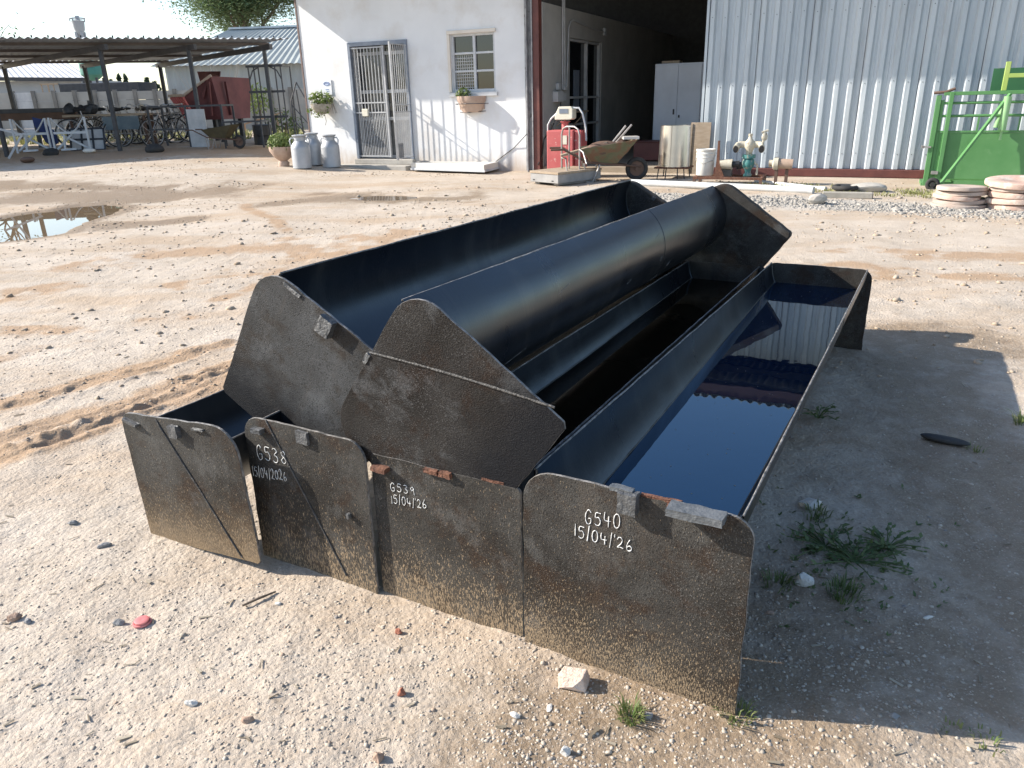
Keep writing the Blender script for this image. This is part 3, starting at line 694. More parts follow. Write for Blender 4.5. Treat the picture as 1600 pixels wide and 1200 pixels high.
# two tilted ones on top: local x runs along the mouth, z up out of the mouth
def tilted(label, A, B, v, yaw, seed, rl, rr, **k):
    """A,B = left and right end of the mouth edge in the (u,z) plane"""
    mx = Vector((B[0]-A[0], 0, B[1]-A[1])).normalized(); up = Vector((-mx.z, 0, mx.x))
    if k.pop('flip', False): up = -up
    mid = Vector(((A[0]+B[0])/2, 0, (A[1]+B[1])/2)); org = mid-up*k.get('PH', .46)
    yv = up.cross(mx)
    rm = Matrix((mx, yv, up)).transposed(); zr = Matrix.Rotation(TA+yaw, 3, 'Z') @ Matrix.Rotation(R(-.6), 3, 'X')
    t, f, c = make_trough(label, rl, rr, 0, 0, seed, loc=TL(org.x, v, org.z), rot=(zr @ rm).to_euler(), clean=True, **k)
    def loc_(px, py):
        uu_, zz_ = uvp(px, py, v); d = Vector((uu_-org.x, 0, zz_-org.z)); return d.dot(mx), d.dot(up)
    return t, f, c, loc_
tUL, fUL, cUL, lUL = tilted('tilted feed trough lying on top, open hollow facing right, lug on its plate edge', (-1.325, .867), (-.903, .618), .085, R(.6), 5, .10, .03, PH=.468, mt='plate_grey')
tUR, fUR, cUR, lUR = tilted('tilted feed trough on top showing its glossy rounded back, weld across its plate', (-1.078, .473), (-.796, .873), .014, R(-.1), 6, .085, .095, PH=.478, mt='plate_brown')

a, b = lUR(576, 551), lUR(866, 637); rn = random.Random(3)
pts = [(a[0]+(b[0]-a[0])*i/24, -.0008, a[1]+(b[1]-a[1])*i/24+.012*math.sin(math.pi*i/24)) for i in range(25)]
MB().tube(pts, [.0032+rn.uniform(-.0008, .0008) for _ in pts], 6).build('weld_bead', M['weld'], fUR, smooth=60)
q = lUR(571, 561); bracket(fUR, q[0], q[1], .030, .012, .012, 'lug', 15, y0=.010)
q = lUL(512, 507); bracket(fUL, q[0]-.0, q[1]-.005, .042, .05, .022, 'lug', 16)
q = lUL(455, 452); bracket(fUL, q[0], q[1]-.004, .06, .010, .008, 'lug', 17, y0=.004)
bracket(fUL.parent.children[1], -.02, .454, .02, .02, .012, 'lug', 18, y0=TLEN)
# water standing in the troughs
def trough_water(label, u, zw, mt, ch, PW, PH, z0=-.012):
    n = 40; vs = []; t = ch.parent; rc = PW/2-.028; M4 = Matrix.Translation(t.location) @ t.rotation_euler.to_matrix().to_4x4()
    c = TL(u, TLEN/2, zw)
    for i in range(n+1):
        y = .010+(TLEN-.020)*i/n; ax = M4 @ Vector((0, y, PH-.003)); hw = math.sqrt(max(1e-6, rc*rc-(ax.z-zw)**2))
        for sx in (-1, 1): p = ax+TX*hw*sx; vs.append((p.x-c.x, p.y-c.y, 0))
    me = bpy.data.meshes.new('trough_water')
    me.from_pydata(vs, [], [(2*i, 2*i+1, 2*i+3, 2*i+2) for i in range(n)]); me.materials.append(mt)
    o = bpy.data.objects.new('trough_water', me); C.objects.link(o); o.location = c
    tag(o, label, 'water', kind='structure')
    Mi = (ch.parent.rotation_euler.to_matrix().to_4x4()).transposed(); rn = random.Random(3); sb = MB()
    for k in (0, 1):
        pts = [Mi @ (Vector(vs[2*i+k])+c+Vector((0, 0, .002))-t.location) for i in range(n+1)]
        sb.tube(pts, [rn.uniform(.0008, .0030) for _ in pts], 6)
    so = sb.build('scum_line', M['scum'], ch); so.location = -ch.location
trough_water('dark water filling the rightmost trough, mirroring the shed and sky', -.2575, .318, M['twater'], c540, .511, .489)
trough_water('brown water lying in the trough marked G539', -.738, .30, M['bwater'], c539, .434, .43)

fm = MB(); rn = random.Random(13)
for _ in range(130):
    v = rn.uniform(.1, 2.6); u = -.2575+rn.uniform(-.14, .14); p = TL(u, v, .3186); a = rn.uniform(0, 6.28); L_ = rn.uniform(.0008, .0035)
    fm.add([(p.x+L_*math.cos(a+k*1.571)*(1 if k % 2 else .5), p.y+L_*math.sin(a+k*1.571)*(1 if k % 2 else .5), p.z) for k in range(4)], [(0,1,2,3)])
o = fm.build('floating_debris', M['redstone'] if False else mk('straw_fleck', (.25,.22,.16), (.4,.36,.28), 30, .9), None); o['kind'] = 'stuff'; o['label'] = 'specks of straw floating on the water of the rightmost trough'
# ------------------------------------------------------------------ workshop building (local x along the wall, y into the building)
def bthing(name, label, cat, s=0, y=0, z=0, group=None, rz=0):
    return thing(name, label, cat, WL(s, y, z), WA+rz, group)
bld = bthing('workshop_building', 'white walled farm workshop with open bay and corrugated steel wall', 'building')
wm = MB()
DS0, DS1, DZ0, DZ1 = -3.80, -2.455, .20, 2.335
NS0, NS1, NZ0, NZ1 = -1.535, -.645, 1.39, 2.365
T_ = .22; ZT = 3.72; WL0 = -4.93
wm.box(WL0, DS0, 0, T_, -.3, ZT).box(DS0, DS1, 0, T_, DZ1, ZT).box(DS0, DS1, 0, T_, -.3, DZ0-.02).box(DS1, NS0, 0, T_, -.3, ZT)
wm.box(NS0, NS1, 0, T_, -.3, NZ0).box(NS0, NS1, 0, T_, NZ1, ZT).box(NS1, 0, 0, T_, -.3, ZT)
wm.box(WL0, WL0+.22, T_, 8.5, -.3, ZT)
wm.build('wall', M['white'], bld)
MB().box(WL0-.035, WL0-.002, -.015, .12, -.1, ZT).build('corner_trim', mk('brown_trim', (.16,.11,.10), (.22,.16,.14), 4, .7), bld)
MB().box(DS0-.45, DS1+.05, -.42, -.002, -.2, .10).box(DS0-.02, DS1+.02, -.10, .22, .101, .195).build('doorstep', M['concrete'], bld, bevel=.01)
# roof
rf = MB(); n = 860; xs = [-6.46+ (16.0)*i/n for i in range(n+1)]
vs = []; 
for x in xs:
    z = .024*math.sin(2*math.pi*x/.145)
    vs += [(x, -1.22, 4.09+z), (x, 10.2, 5.75+z), (x, -1.22, 4.083+z), (x, 10.2, 5.743+z)]
fs = []
for i in range(n): fs += [(4*i, 4*i+4, 4*i+5, 4*i+1), (4*i+2, 4*i+3, 4*i+7, 4*i+6), (4*i, 4*i+2, 4*i+6, 4*i+4)]
roof = rf.add(vs, fs).build('roof', M['galv_old'], bld)
MB().box(-6.44, 9.5, -1.18, -1.14, 3.86, 4.055).build('fascia', M['fascia'], roof)
pm = MB()
for i in range(9): y = -1.0+i*1.35; pm.box(-6.4, 9.5, y, y+.06, 4.0+y*.1453, 4.12+y*.1453)
pm.build('purlin', M['dark_steel'], roof)
tm = MB()
for s in (-6.3, -4.8, -.1, 3.2, 6.2, 9.4): tm.beam((s, -1.15, 3.93), (s, 10.1, 5.56), .09, .12)
tm.build('rafter', M['dark_steel'], roof)
# corner column of the bay
MB().box(-.005, .012, -.10, .10, -.1, ZT).box(.012, .115, -.006, .006, -.1, ZT).box(.10, .118, -.10, .10, -.1, ZT).box(-.06,.0, -.015,-.001,.02,ZT).build('column', mk('grey_column', (.22,.22,.23), (.42,.42,.42), 6, .6, c3=(.1,.09,.09), scale3=9), bld)
cm = MB().box(.122, .235, -.08, .06, -.1, ZT); cm.build('column', M['maroon'], bld)
# corrugated wall sheets: trapezoidal ribs
pitch, top, fl, dep = .190, .058, .026, .042
prof = []; s = 3.10
while s < 9.3:
    prof += [(s, 0), (s+fl, -dep), (s+fl+top, -dep), (s+2*fl+top, 0)]
    mid = s+2*fl+top+(pitch-2*fl-top)/2; prof += [(mid-.012, 0), (mid, -.004), (mid+.012, 0)]
    s += pitch
vs = []; nz = 8
rn = random.Random(5)
for k in range(nz+1):
    z = .125+(3.72-.125)*k/nz
    for (x, y) in prof: vs.append((x+rn.uniform(-.002, .002), y-.02+rn.uniform(-.003, .003), z))
m_ = len(prof); fs = [(k*m_+i, k*m_+i+1, (k+1)*m_+i+1, (k+1)*m_+i) for k in range(nz) for i in range(m_-1)]
cw = MB().add(vs, fs).build('corrugated_wall', M['galv'], bld)
scw = MB(); rn = random.Random(9)
for zr_ in (.35, 1.35, 2.35, 3.35):
    for i in range(33):
        x = 3.10+i*pitch+fl+top/2; z = zr_+rn.uniform(-.015,.015); scw.box(x-.005, x+.005, -.066, -.060, z-.005, z+.005)
scw.build('roofing_screw', M['dark_steel'], cw)
ov = MB()
for x in (3.86, 4.62, 5.38, 6.14, 6.90, 7.66): ov.box(x-.004, x+.001, -.0275, -.0225, .125, 3.72)
ov.build('sheet_lap', M['dark_steel'], cw)
MB().box(3.05, 9.4, -.12, .06, .005, .12).build('base_beam', M['maroon'], bld, bevel=.008)
MB().box(3.06, 3.10, -.055, .05, .125, 3.72).build('edge_trim', M['galv'], bld)
# inside of the bay
MB().box(.02, 9.4, .06, 9.4, -.1, .09).build('floor', M['floor'], bld)
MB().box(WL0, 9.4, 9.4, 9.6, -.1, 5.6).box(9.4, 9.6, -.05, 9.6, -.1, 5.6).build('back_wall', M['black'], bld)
pw = MB(); PY0, PY1, PZ0, PZ1 = 1.37, 3.25, .2, 2.30
pw.box(.10, .25, .065, PY0, .09, 2.78).box(.10, .25, PY0, PY1, PZ1, 2.78).box(.10, .25, PY1, 9.4, .09, 2.78).build('partition_wall', M['plaster'], bld)
gd = MB().box(.14, .17, PY0, PY1, .09, PZ1).build('glass_door', M['glass'], bld)
fr = MB()
for y in (PY0+.02, (PY0+PY1)/2+.1, PY1-.05): fr.box(.171, .235, y-.025, y+.025, .09, PZ1-.001)
for z in (.75, 1.25, 2.27): fr.box(.172, .225, PY0+.05, PY1-.08, z-.02, z+.02)
fr.build('door_frame', M['lgrey_paint'], gd)
MB().box(.171, .18, 1.8, 2.1, 1.0, 1.75).box(.171, .18, 2.45, 2.6, 1.02, 1.4).build('notice', M['grey_paint'], gd)
cd = MB()
cd.tube([(.275, .95, 1.40), (.275, .95, 3.4)], .016).tube([(.275, 1.06, 1.42), (.275, 1.02, 3.4)], .016)
cd.tube([(.275, 1.15, 1.42), (.275, 1.25, 2.45), (.275, 1.35, 2.56), (.275, 1.5, 2.6), (.275, 2.5, 2.52), (.275, 3.3, 2.50)], .014)
cd.box(.251, .30, 3.3, 3.42, 2.44, 2.58)
cd.build('conduit_pipe', M['lgrey_paint'], bld, smooth=40)
MB().box(.251, .36, .50, .78, 1.18, 1.36).box(.251, .33, .84, 1.0, 1.2, 1.33).box(.251, .31, .65, .78, 1.39, 1.5).box(.251, .31, .98, 1.12, 1.38, 1.45).build('isolator_box', M['lgrey_paint'], bld, bevel=.008)
sh = MB().box(.251, .52, .62, 1.7, .985, 1.01).beam((.26, .66, .75), (.5, .66, .98), .02, .02).beam((.26, 1.6, .75), (.5, 1.6, .98), .02, .02).build('shelf', M['wood'], bld)
MB().tube([(.33, .72, 1.18), (.34, .6, 1.0), (.30, .3, .72), (.26, .06, .56), (.26, -.02, .3), (.2,-.10,.12)], .009).build('cable', M['rubber'], bld, smooth=60)
MB().tube([(.0, -.108, .66), (-.3, -.01, .42), (-.7, -.012, .16), (-.85, -.014, .1)], .007).build('cable', M['rubber'], bld, smooth=60)
# window
win = MB()
ym = .085
win.box(NS0, NS0+.045, .03, .11, NZ0, NZ1).box(NS1-.045, NS1, .03, .11, NZ0, NZ1).box(NS0+.045, NS1-.045, .03, .11, NZ1-.04, NZ1).box(NS0+.045, NS1-.045, .03, .11, NZ0, NZ0+.05)
mx_ = -1.075
win.box(mx_-.025, mx_+.025, .035, .105, NZ0+.05, NZ1-.04)
for z in (NZ0+.355, NZ0+.655): win.box(NS0+.045, mx_-.025, .045, .10, z-.018, z+.018).box(mx_+.025, NS1-.045, .045, .10, z-.018, z+.018)
wo = win.build('window', M['white_steel'], bld, bevel=.004)
MB().box(NS0+.04, NS1-.04, .075, .08, NZ0+.04, NZ1-.03).build('pane', M['glass'], wo)
MB().box(NS0-.06, NS1+.04, -.045, .03, NZ0-.075, NZ0-.002).build('sill', M['white_steel'], wo, bevel=.006)
MB().box(NS0-.06, NS1+.03, -.035, -.001, NZ1+.001, NZ1+.06).box(NS0-.06,NS0-.003,-.03,-.001,NZ0,NZ1).build('surround', mk('cream_trim', (.66,.60,.52), (.72,.67,.6), 5, .7), wo, bevel=.005)
gm = MB()
for i in range(9): x = -1.47+.045*i; gm.box(x-.004, x+.004, .065, .072, NZ0+.05, NZ0+.62)
for i in range(10): z = NZ0+.08+i*.055; gm.box(-1.485, -1.10, .0635, .0645, z-.004, z+.004)
gm.build('inner_grille', M['white_steel'], wo)
# security gate in the doorway
def bars(x0, x1, z0, z1, n, w=.012, y=0.0, mb=None):
    mb = mb or MB()
    for i in range(n): x = x0+(x1-x0)*(i+.5)/n; mb.box(x-w/2, x+w/2, y-w/2, y+w/2, z0, z1)
    return mb
dr = MB().box(DS0, DS1, .19, .215, DZ0, DZ1).build('inner_door', M['glass_grey'], bld)
fr = MB()
for x in (DS0+.04, -3.12, DS1-.05): fr.box(x-.04, x+.04, .15, .19, DZ0, DZ1)
for z in (DZ0+.03, .95, 1.45, DZ1-.20): fr.box(DS0+.08, -3.16, .155, .188, z-.03, z+.03).box(-3.08, DS1-.09, .155, .188, z-.03, z+.03)
fr.build('door_frame', M['lgrey_paint'], dr)
MB().box(DS0+.1,-3.2,.17,.188,DZ0+.04,.9).box(-3.0,DS1-.1,.17,.188,DZ1-.16,DZ1-.02).build('dark_pane', M['black'], dr)
sg = MB().box(DS0, DS0+.06, -.03, .06, DZ0, DZ1).box(DS1-.06, DS1, -.03, .06, DZ0, DZ1).box(DS0+.06, DS1-.06, -.03, .06, DZ1-.07, DZ1)
gate = sg.build('gate_frame', M['grey_paint'], bld, bevel=.004)
lf = bars(DS0+.1, -3.02, DZ0+.06, DZ1-.09, 9, .014)
bars(DS0+.1+.038, -3.02+.038, DZ0+.06, 1.06, 9, .010, 0, lf)
for z in (DZ0+.05, 1.07, 1.25, DZ1-.10): lf.box(DS0+.07, -2.98, -.014, .014, z-.012, z+.012)
lf.box(-3.02, -2.985, -.018, .018, DZ0+.03, DZ1-.08)
lf.build('gate_leaf', M['lgrey_paint'], gate)
MB().box(DS0+.22, DS0+.36, -.04, .02, 1.0, 1.14).build('gate_lock', M['cream'], gate, bevel=.01)
lf = MB(); n_ = 8; L_ = .54
for i in range(n_):
    y = -.03-L_*(i+.5)/n_; lf.box(DS1-.016, DS1-.006, y-.005, y+.005, DZ0+.05, DZ1-.1)
    if i < n_-1: y -= L_/n_/2; lf.box(DS1-.015, DS1-.007, y-.004, y+.004, DZ0+.05, 1.07)
for z in (DZ0+.05, 1.08, 1.20, DZ1-.10): lf.box(DS1-.020, DS1-.002, -.03-L_, -.03, z-.007, z+.007)
lf.box(DS1-.03, DS1, -.055-L_, -.03-L_, DZ0+.02, DZ1-.06)
lf.box(DS1-.028, DS1-.002, -.055-L_, -.031-L_+.02, DZ0+.02, .9)
lf.build('gate_leaf', M['lgrey_paint'], gate)
MB().box(DS1-.024, DS1-.017, -.52, -.36, DZ0+.06, .52).build('gate_plate', M['black'], gate); MB().box(DS1-.024, DS1-.0205, -.20, -.12, 1.10, 1.18).build('lock_plate', M['black'], gate)
# ------------------------------------------------------------------ plants in pots on the wall
def leaves(mb, c, rx, ry, rz, n, size, seed=0, shell=.0, up=.3):
    rn = random.Random(seed)
    for _ in range(n):
        while True:
            p = Vector((rn.uniform(-1,1), rn.uniform(-1,1), rn.uniform(-1,1)))
            if shell <= p.length <= 1: break
        q = Vector((c[0]+p.x*rx, c[1]+p.y*ry, c[2]+p.z*rz)); s = size*rn.uniform(.6, 1.4)
        nrm = (p+Vector((rn.gauss(0,.6), rn.gauss(0,.6), rn.gauss(up,.6)))).normalized(); a = nrm.orthogonal().normalized()
        a = Matrix.Rotation(rn.uniform(0, 6.28), 3, nrm) @ a; b = nrm.cross(a)
        mb.add([q-a*s, q-b*s*.45, q+a*s+nrm*s*.25, q+b*s*.45], [(0,1,2),(0,2,3)])
    return mb
t = bthing('hanging_planter', 'leafy plant in a hanging basket on the white wall left of the gate', 'planter', -4.45, -.16, 1.05)
MB().lathe([(.03,0),(.12,.03),(.19,.12),(.22,.2),(.2,.2),(.1,.05)], 20).build('basket', mk('coir', (.30,.27,.22), (.42,.39,.33), 20, .95), t, smooth=50)
leaves(leaves(MB(), (0,0,.30), .30, .14, .14, 260, .040, 1), (-.05,-.04,.1), .26, .13, .16, 120, .035, 2).build('foliage', M['leaf_pot'], t)
sm = MB(); rn = random.Random(8)
for i in range(14): x = rn.uniform(-.3,.3); sm.tube([(x*.4,0,.2),(x,rn.uniform(-.1,.05),.3),(x*1.25,rn.uniform(-.12,.04),.02)], .004, 5)
sm.tube([(.05,-.02,.1),(.1,-.03,-.12),(.06,-.02,-.2)], .005, 5).build('stem', M['bark'], t)
t = bthing('wall_pot', 'half round clay wall pot with small plant under the window', 'planter', -1.13, -.02, 1.04)
vs = []; 
pr = MB(); n = 18
prof2 = [(.18,0),(.205,.03),(.265,.17),(.285,.20),(.29,.28),(.25,.28),(.22,.10)]
vs = [(r*math.cos(math.pi+math.pi*k/n), .0+r*.75*math.sin(math.pi+math.pi*k/n), z) for r, z in prof2 for k in range(n+1)]
fs = [(i*(n+1)+k, i*(n+1)+k+1, (i+1)*(n+1)+k+1, (i+1)*(n+1)+k) for i in range(len(prof2)-1) for k in range(n)]
fs.append(tuple(range(n+1)))
pr.add(vs, fs).box(-.25,.25,-.012,.012,.05,.25).build('pot', M['clay'], t, smooth=40)
leaves(MB(), (-.14,-.07,.33), .16, .08, .10, 130, .032, 3).build('foliage', M['leaf_pot'], t)
MB().tube([(-.3,-.01,.14),(-.25,-.17,.15),(0,-.225,.15),(.25,-.17,.15),(.34,-.01,.15)], .007, 6).tube([(-.25,-.01,0.0),(0,-.15,.0),(.28,-.01,.02)], .007, 6).build('bracket', M['dark_steel'], t)
t = bthing('wall_sign', 'small white sign with a blue oval above the hanging planter', 'sign', -4.40, -.012, 1.54)
MB().box(-.13,.13,-.006,.006,-.12,.16).build('plate', mk('sign_white', (.75,.76,.78), None, rough=.5), t)
sm = MB(); sm.tube([(.02+.07*math.cos(a), -.008, .085+.030*math.sin(a)) for a in [6.283*i/24 for i in range(24)]], .007, 5, True)
sm.box(-.03,.07,-.009,-.0065,.078,.092).box(-.02,.06,-.009,-.0065,-.03,-.018).box(.0,.07,-.009,-.0065,-.06,-.052).build('lettering', mk('sign_blue', (.12,.2,.42), None, rough=.5), t)
# urn
def stand(px, py): return GG(px, py)
p = stand(444, 259); t = thing('plant_urn', 'clay urn of yellow green plant left of the milk cans', 'planter', p, 0)
MB().lathe([(.10,0),(.11,.06),(.08,.10),(.16,.16),(.24,.28),(.25,.36),(.22,.36),(.1,.25)], 22).build('pot', M['clay'], t, smooth=50)
leaves(leaves(MB(), (0,0,.46), .25, .25, .16, 420, .04, 4), (.02,-.05,.36), .29, .22, .1, 120, .035, 5).build('foliage', M['leaf_pot'], t)
# milk cans
def milkcan(px, py, rz, label, k=.88):
    p = stand(px, py); t = thing('milk_can', label, 'milk can', p, rz, 'old aluminium milk cans by the wall')
    MB().lathe([(.17*k,0),(.20*k,.012),(.20*k,.42*k),(.195*k,.46*k),(.15*k,.53*k),(.115*k,.57*k),(.115*k,.64*k),(.145*k,.665*k)], 28).build('body', M['alu'], t, smooth=40)
    MB().lathe([(.145*k,.667*k),(.15*k,.672*k),(.15*k,.69*k),(.05*k,.70*k)], 28).build('lid', M['alu'], t, smooth=40)
    for sx in (-1, 1): MB().tube([(sx*.11*k,0,.625*k),(sx*.175*k,0,.63*k),(sx*.205*k,0,.58*k),(sx*.19*k,0,.475*k)], .013, 8).build('handle', M['alu'], t, smooth=60)
milkcan(473, 263, .3, 'front milk can of dull aluminium, left in the row by the wall')
milkcan(492, 258, 1.2, 'milk can half hidden between two others, standing farther back')
milkcan(519, 261, -.2, 'milk can nearest the gate, beside the dark grey drum')
p = stand(538, 254); t = thing('metal_drum', 'narrow dark grey drum beside the milk cans', 'drum', p, 0)
MB().lathe([(.11,0),(.115,.01),(.12,.2),(.123,.21),(.12,.22),(.125,.46),(.115,.46),(.10,.05)], 22).build('body', mk('dull_drum', (.13,.145,.16), (.2,.21,.22), 6, .6, .3), t, smooth=40)
MB().tube([(-.12,0,.45),(-.09,-.06,.5),(.05,-.07,.5),(.12,0,.45)], .006, 6).build('handle', M['dark_steel'], t)
# insulated panel on the ground
cs = [G(643,268), G(757,273), G(811,259), G(700,256)]
t = thing('flat_panel', 'thick cream sheet panel lying flat on the ground under the window', 'panel', (0,0,0)); c0 = sum(cs, Vector())/4; t.location = c0
tp = [(c.x-c0.x, c.y-c0.y) for c in cs]
v8 = [(x, y, .05) for x, y in tp]+[(x, y, .165) for x, y in tp]
MB().add(v8, [(0,1,2,3),(7,6,5,4),(0,4,5,1),(1,5,6,2),(2,6,7,3),(3,7,4,0)]).build('slab', M['panel'], t, bevel=.008)
v8 = [(x*1.015, y*1.015, .040) for x, y in tp]+[(x*1.015, y*1.015, .075) for x, y in tp]
MB().add(v8, [(0,1,2,3),(7,6,5,4),(0,4,5,1),(1,5,6,2),(2,6,7,3),(3,7,4,0)]).build('edge_strip', M['white_steel'], t)
MB().beam((tp[0][0]*.6,tp[0][1]*.6,.0),(tp[3][0]*.6,tp[3][1]*.6,.0),.1,.08).beam((tp[1][0]*.7,tp[1][1]*.7,.0),(tp[2][0]*.7,tp[2][1]*.7,.0),.1,.08).build('batten', M['wood'], t)
q = bthing('plastic_sheet', 'crumpled dark plastic heaped at the foot of the white wall', 'plastic', -1.95, -.22, 0)
MB().blob((-.18,0,.06),.20,.13,.09,3,.5,3).blob((.08,0,.05),.22,.12,.10,4,.5,3).blob((.42,.02,.05),.11,.09,.09,5,.5,3).build('heap', M['tarp'], q, smooth=25)
# ------------------------------------------------------------------ red scale, platform, barrow
def P(px, py): return GG(px, py)
t = bthing('platform_scale', 'faded red weighing scale cabinet with cream display and bent handles', 'scale', .99, -.78, .03)
MB().box(-.27,.20,-.15,.20,.06,.72).box(.202,.32,-.10,.20,.06,.715).build('cabinet', M['red'], t, bevel=.015)
MB().lathe([(.055,.72),(.055,.84),(.09,.845),(.09,.855),(.02,.86),(.02,.92)], 16).build('neck', M['red'], t, smooth=40)
hd = MB(); hd.prism([(-.15,.88),(.13,.88),(.165,.90),(.165,1.06),(.13,1.085),(-.08,1.085),(-.15,.95)], -.09, .09).build('display_head', M['cream'], t, bevel=.012)
dh = [c for c in t.children if c.name.startswith('display_head')][0]
MB().box(-.065,.085,-.096,-.091,.98,1.05).build('screen', M['grey_paint'], dh)
MB().tube([(-.30,-.02,.70),(-.30,-.02,.80),(-.24,-.02,.90),(-.13,-.02,.99)], .014).tube([(.13,-.02,1.06),(.25,-.02,1.06),(.31,-.02,.98),(.37,-.02,.75),(.38,-.02,.55)], .016).build('rail', M['white_steel'], t, smooth=60)
MB().box(.02,.09,-.156,-.151,.50,.64).build('sticker', M['cream'], t)
MB().tube([(-.2,-.02,.73),(-.22,-.1,.82),(-.1,-.1,.86),(-.05,-.05,.84)], .006, 6).build('cable', M['rubber'], t)
a, b, c, d = G(829,287), G(872,291), G(921,276), G(884,271)
t = thing('weighing_platform', 'low square timber topped platform with tube railing before the red cabinet', 'platform', a, math.atan2((b-a).y, (b-a).x))
w_ = (b-a).length; l_ = .95
MB().box(0,w_,0,l_,.035,.165).box(.05,.15,.05,l_-.05,0,.035).box(w_-.15,w_-.05,.05,l_-.05,0,.035).build('base', M['scale_grey'], t, bevel=.006)
MB().box(-.01,w_+.01,-.01,l_+.01,.166,.20).build('deck', M['wood'], t, bevel=.004)
ra = [(.14,.55,.15),(.14,.55,.72),(.17,.55,.80),(.25,.55,.83),(.42,.55,.83),(.50,.55,.79),(.53,.55,.70),(.53,.55,.15)]
MB().tube(ra, .014).tube([(.33,.52,.15),(.33,.53,.83)], .012).tube([(.14,.55,.36),(.28,.5,.36),(.45,.35,.22),(.56,.25,.15)], .013).tube([(.53,.55,.5),(.66,.5,.46),(.78,.45,.3)],.014).build('railing', M['tube'], t, smooth=60)
MB().box(.06,.10,-.004,0,.06,.075).box(w_-.14,w_-.10,-.004,0,.06,.075).build('bolt', M['black'], t)
def wheelbarrow(label, loc, rz, tray):
    t = thing('wheelbarrow', label, 'wheelbarrow', loc, rz, None)
    # local: wheel at +x
    top = [(-.36,-.29,.50),(.52,-.25,.62),(.52,.25,.62),(-.36,.29,.50)]; bot = [(-.16,-.19,.27),(.22,-.17,.27),(.22,.17,.27),(-.16,.19,.27)]
    ti = [(x*.97,y*.95,z+.004) for x,y,z in top]; bi = [(x*.95,y*.93,z+.012) for x,y,z in bot]
    fs = [(0,1,5,4),(1,2,6,5),(2,3,7,6),(3,0,4,7),(4,5,6,7)]; f2 = [tuple(8+i for i in reversed(f)) for f in fs]
    MB().add(top+bot+ti+bi, fs+f2+[(0,8,9,1),(1,9,10,2),(2,10,11,3),(3,11,8,0)]).build('tray', tray, t, bevel=.006)
    MB().tube([(.62,.02,.20),(.2,-.16,.25),(-.25,-.22,.30),(-.62,-.26,.50),(-.82,-.27,.50)], .016).tube([(.62,-.02,.20),(.2,.16,.25),(-.25,.22,.30),(-.62,.26,.50),(-.82,.27,.50)], .016).build('handle', M['brown_steel'], t, smooth=60)
    for sy in (-1, 1): MB().tube([(-.05,sy*.19,.26),(-.16,sy*.21,0),(-.26,sy*.21,.0),(-.3,sy*.22,.29)], .014).build('leg', M['tube'], t, smooth=60)
    wh = MB().tube([(.55+.145*math.cos(a),0,.17+.145*math.sin(a)) for a in [6.283*i/20 for i in range(20)]], .035, 8, True).build('wheel', M['rubber'], t, smooth=60)
    MB().tube([(.55,-.06,.17),(.55,.06,.17)], .03, 12).tube([(.55,-.01,.17),(.55,.01,.17)], .12, 16).build('hub', M['brown_steel'], wh)
    return t
wb = wheelbarrow('old green wheelbarrow heaped with scrap metal beside the red scale', WL(1.80, -1.25, .0), WA+R(24), M['olive'])
s_ = bthing('scrap_metal', 'rusty scrap bars and pipes piled in the green wheelbarrow', 'scrap', 1.80, -1.25, .0, rz=R(24))
MB().blob((.08,0,.47),.30,.20,.12,7,.5,3).blob((.3,.03,.52),.18,.16,.11,9,.5,3).build('heap', M['brown_steel'], s_, smooth=20)
MB().box(-.62,.12,-.08,.10,0,.035,Matrix.Translation((-.05,-.05,.53)) @ Matrix.Rotation(R(-14),4,'Y')).build('board', M['wood'], s_)
MB().tube([(.1,.02,.5),(.36,.0,.82)], .016).tube([(.16,.08,.5),(.46,.06,.83)], .016).build('pipe', M['tube'], s_)
MB().box(.32,.56,-.1,.14,.62,.66).build('white_block', M['panel'], s_)
# ------------------------------------------------------------------ inside and front of the bay
t = bthing('steel_cabinet', 'tall white two door steel cabinet standing inside the dark bay', 'cabinet', 1.60, 2.5, .09)
MB().box(0,.93,0,.45,.10,1.73).build('body', M['cabinet'], t, bevel=.006)
for x0, x1 in ((.02,.462),(.468,.91)): MB().box(x0,x1,-.018,-.001,.13,1.70).build('door', M['cabinet'], t, bevel=.004)
MB().box(.39,.42,-.03,-.019,.80,.90).box(.50,.53,-.03,-.019,.74,.79).build('handle', M['black'], t)
MB().box(.05,.88,.03,.42,0,.10).build('plinth', M['black'], t)
MB().box(.1,.45,.1,.35,1.731,1.78).build('lid_clutter', M['wood'], t)
t = bthing('red_tray', 'low dark red steel bin on the bay floor before the cabinet', 'bin', 1.55, 1.35, .09)
MB().box(0,.8,0,.5,.02,.34).box(-.02,.82,-.02,.52,.341,.36).box(.1,.2,.05,.45,0,.02).box(.6,.7,.05,.45,0,.02).build('bin_body', M['maroon'], t, bevel=.008)
t = bthing('stainless_drum', 'upright stainless steel sleeve with vertical seam on a wire stand', 'drum', 2.80, -.62, .0)
n = 30; R1, R2 = .235, .255
vs = [(r*math.cos(6.2832*k/n), r*.8*math.sin(6.2832*k/n), z) for r, z in ((.255,.18),(.238,.80),(.232,.80),(.249,.18)) for k in range(n)]
fs = [(i*n+k, i*n+(k+1) % n, ((i+1) % 4)*n+(k+1) % n, ((i+1) % 4)*n+k) for i in range(4) for k in range(n)]
MB().add(vs, fs).build('sleeve', M['stainless'], t, smooth=50)
MB().box(-.03,-.015,-.212,-.196,.18,.8).build('seam', M['stainless'], t)
MB().box(-.27,.27,-.21,.21,.155,.178).build('base_tray', M['rust'], t)
sm = MB()
for x, y in ((-.2,-.18),(.2,-.18),(.2,.18),(-.2,.18),(-.08,-.18),(.1,-.18)): sm.tube([(x,y,.155),(x*1.1,y*1.1,-.02)], .009, 6)
sm.build('stand', M['dark_steel'], t)
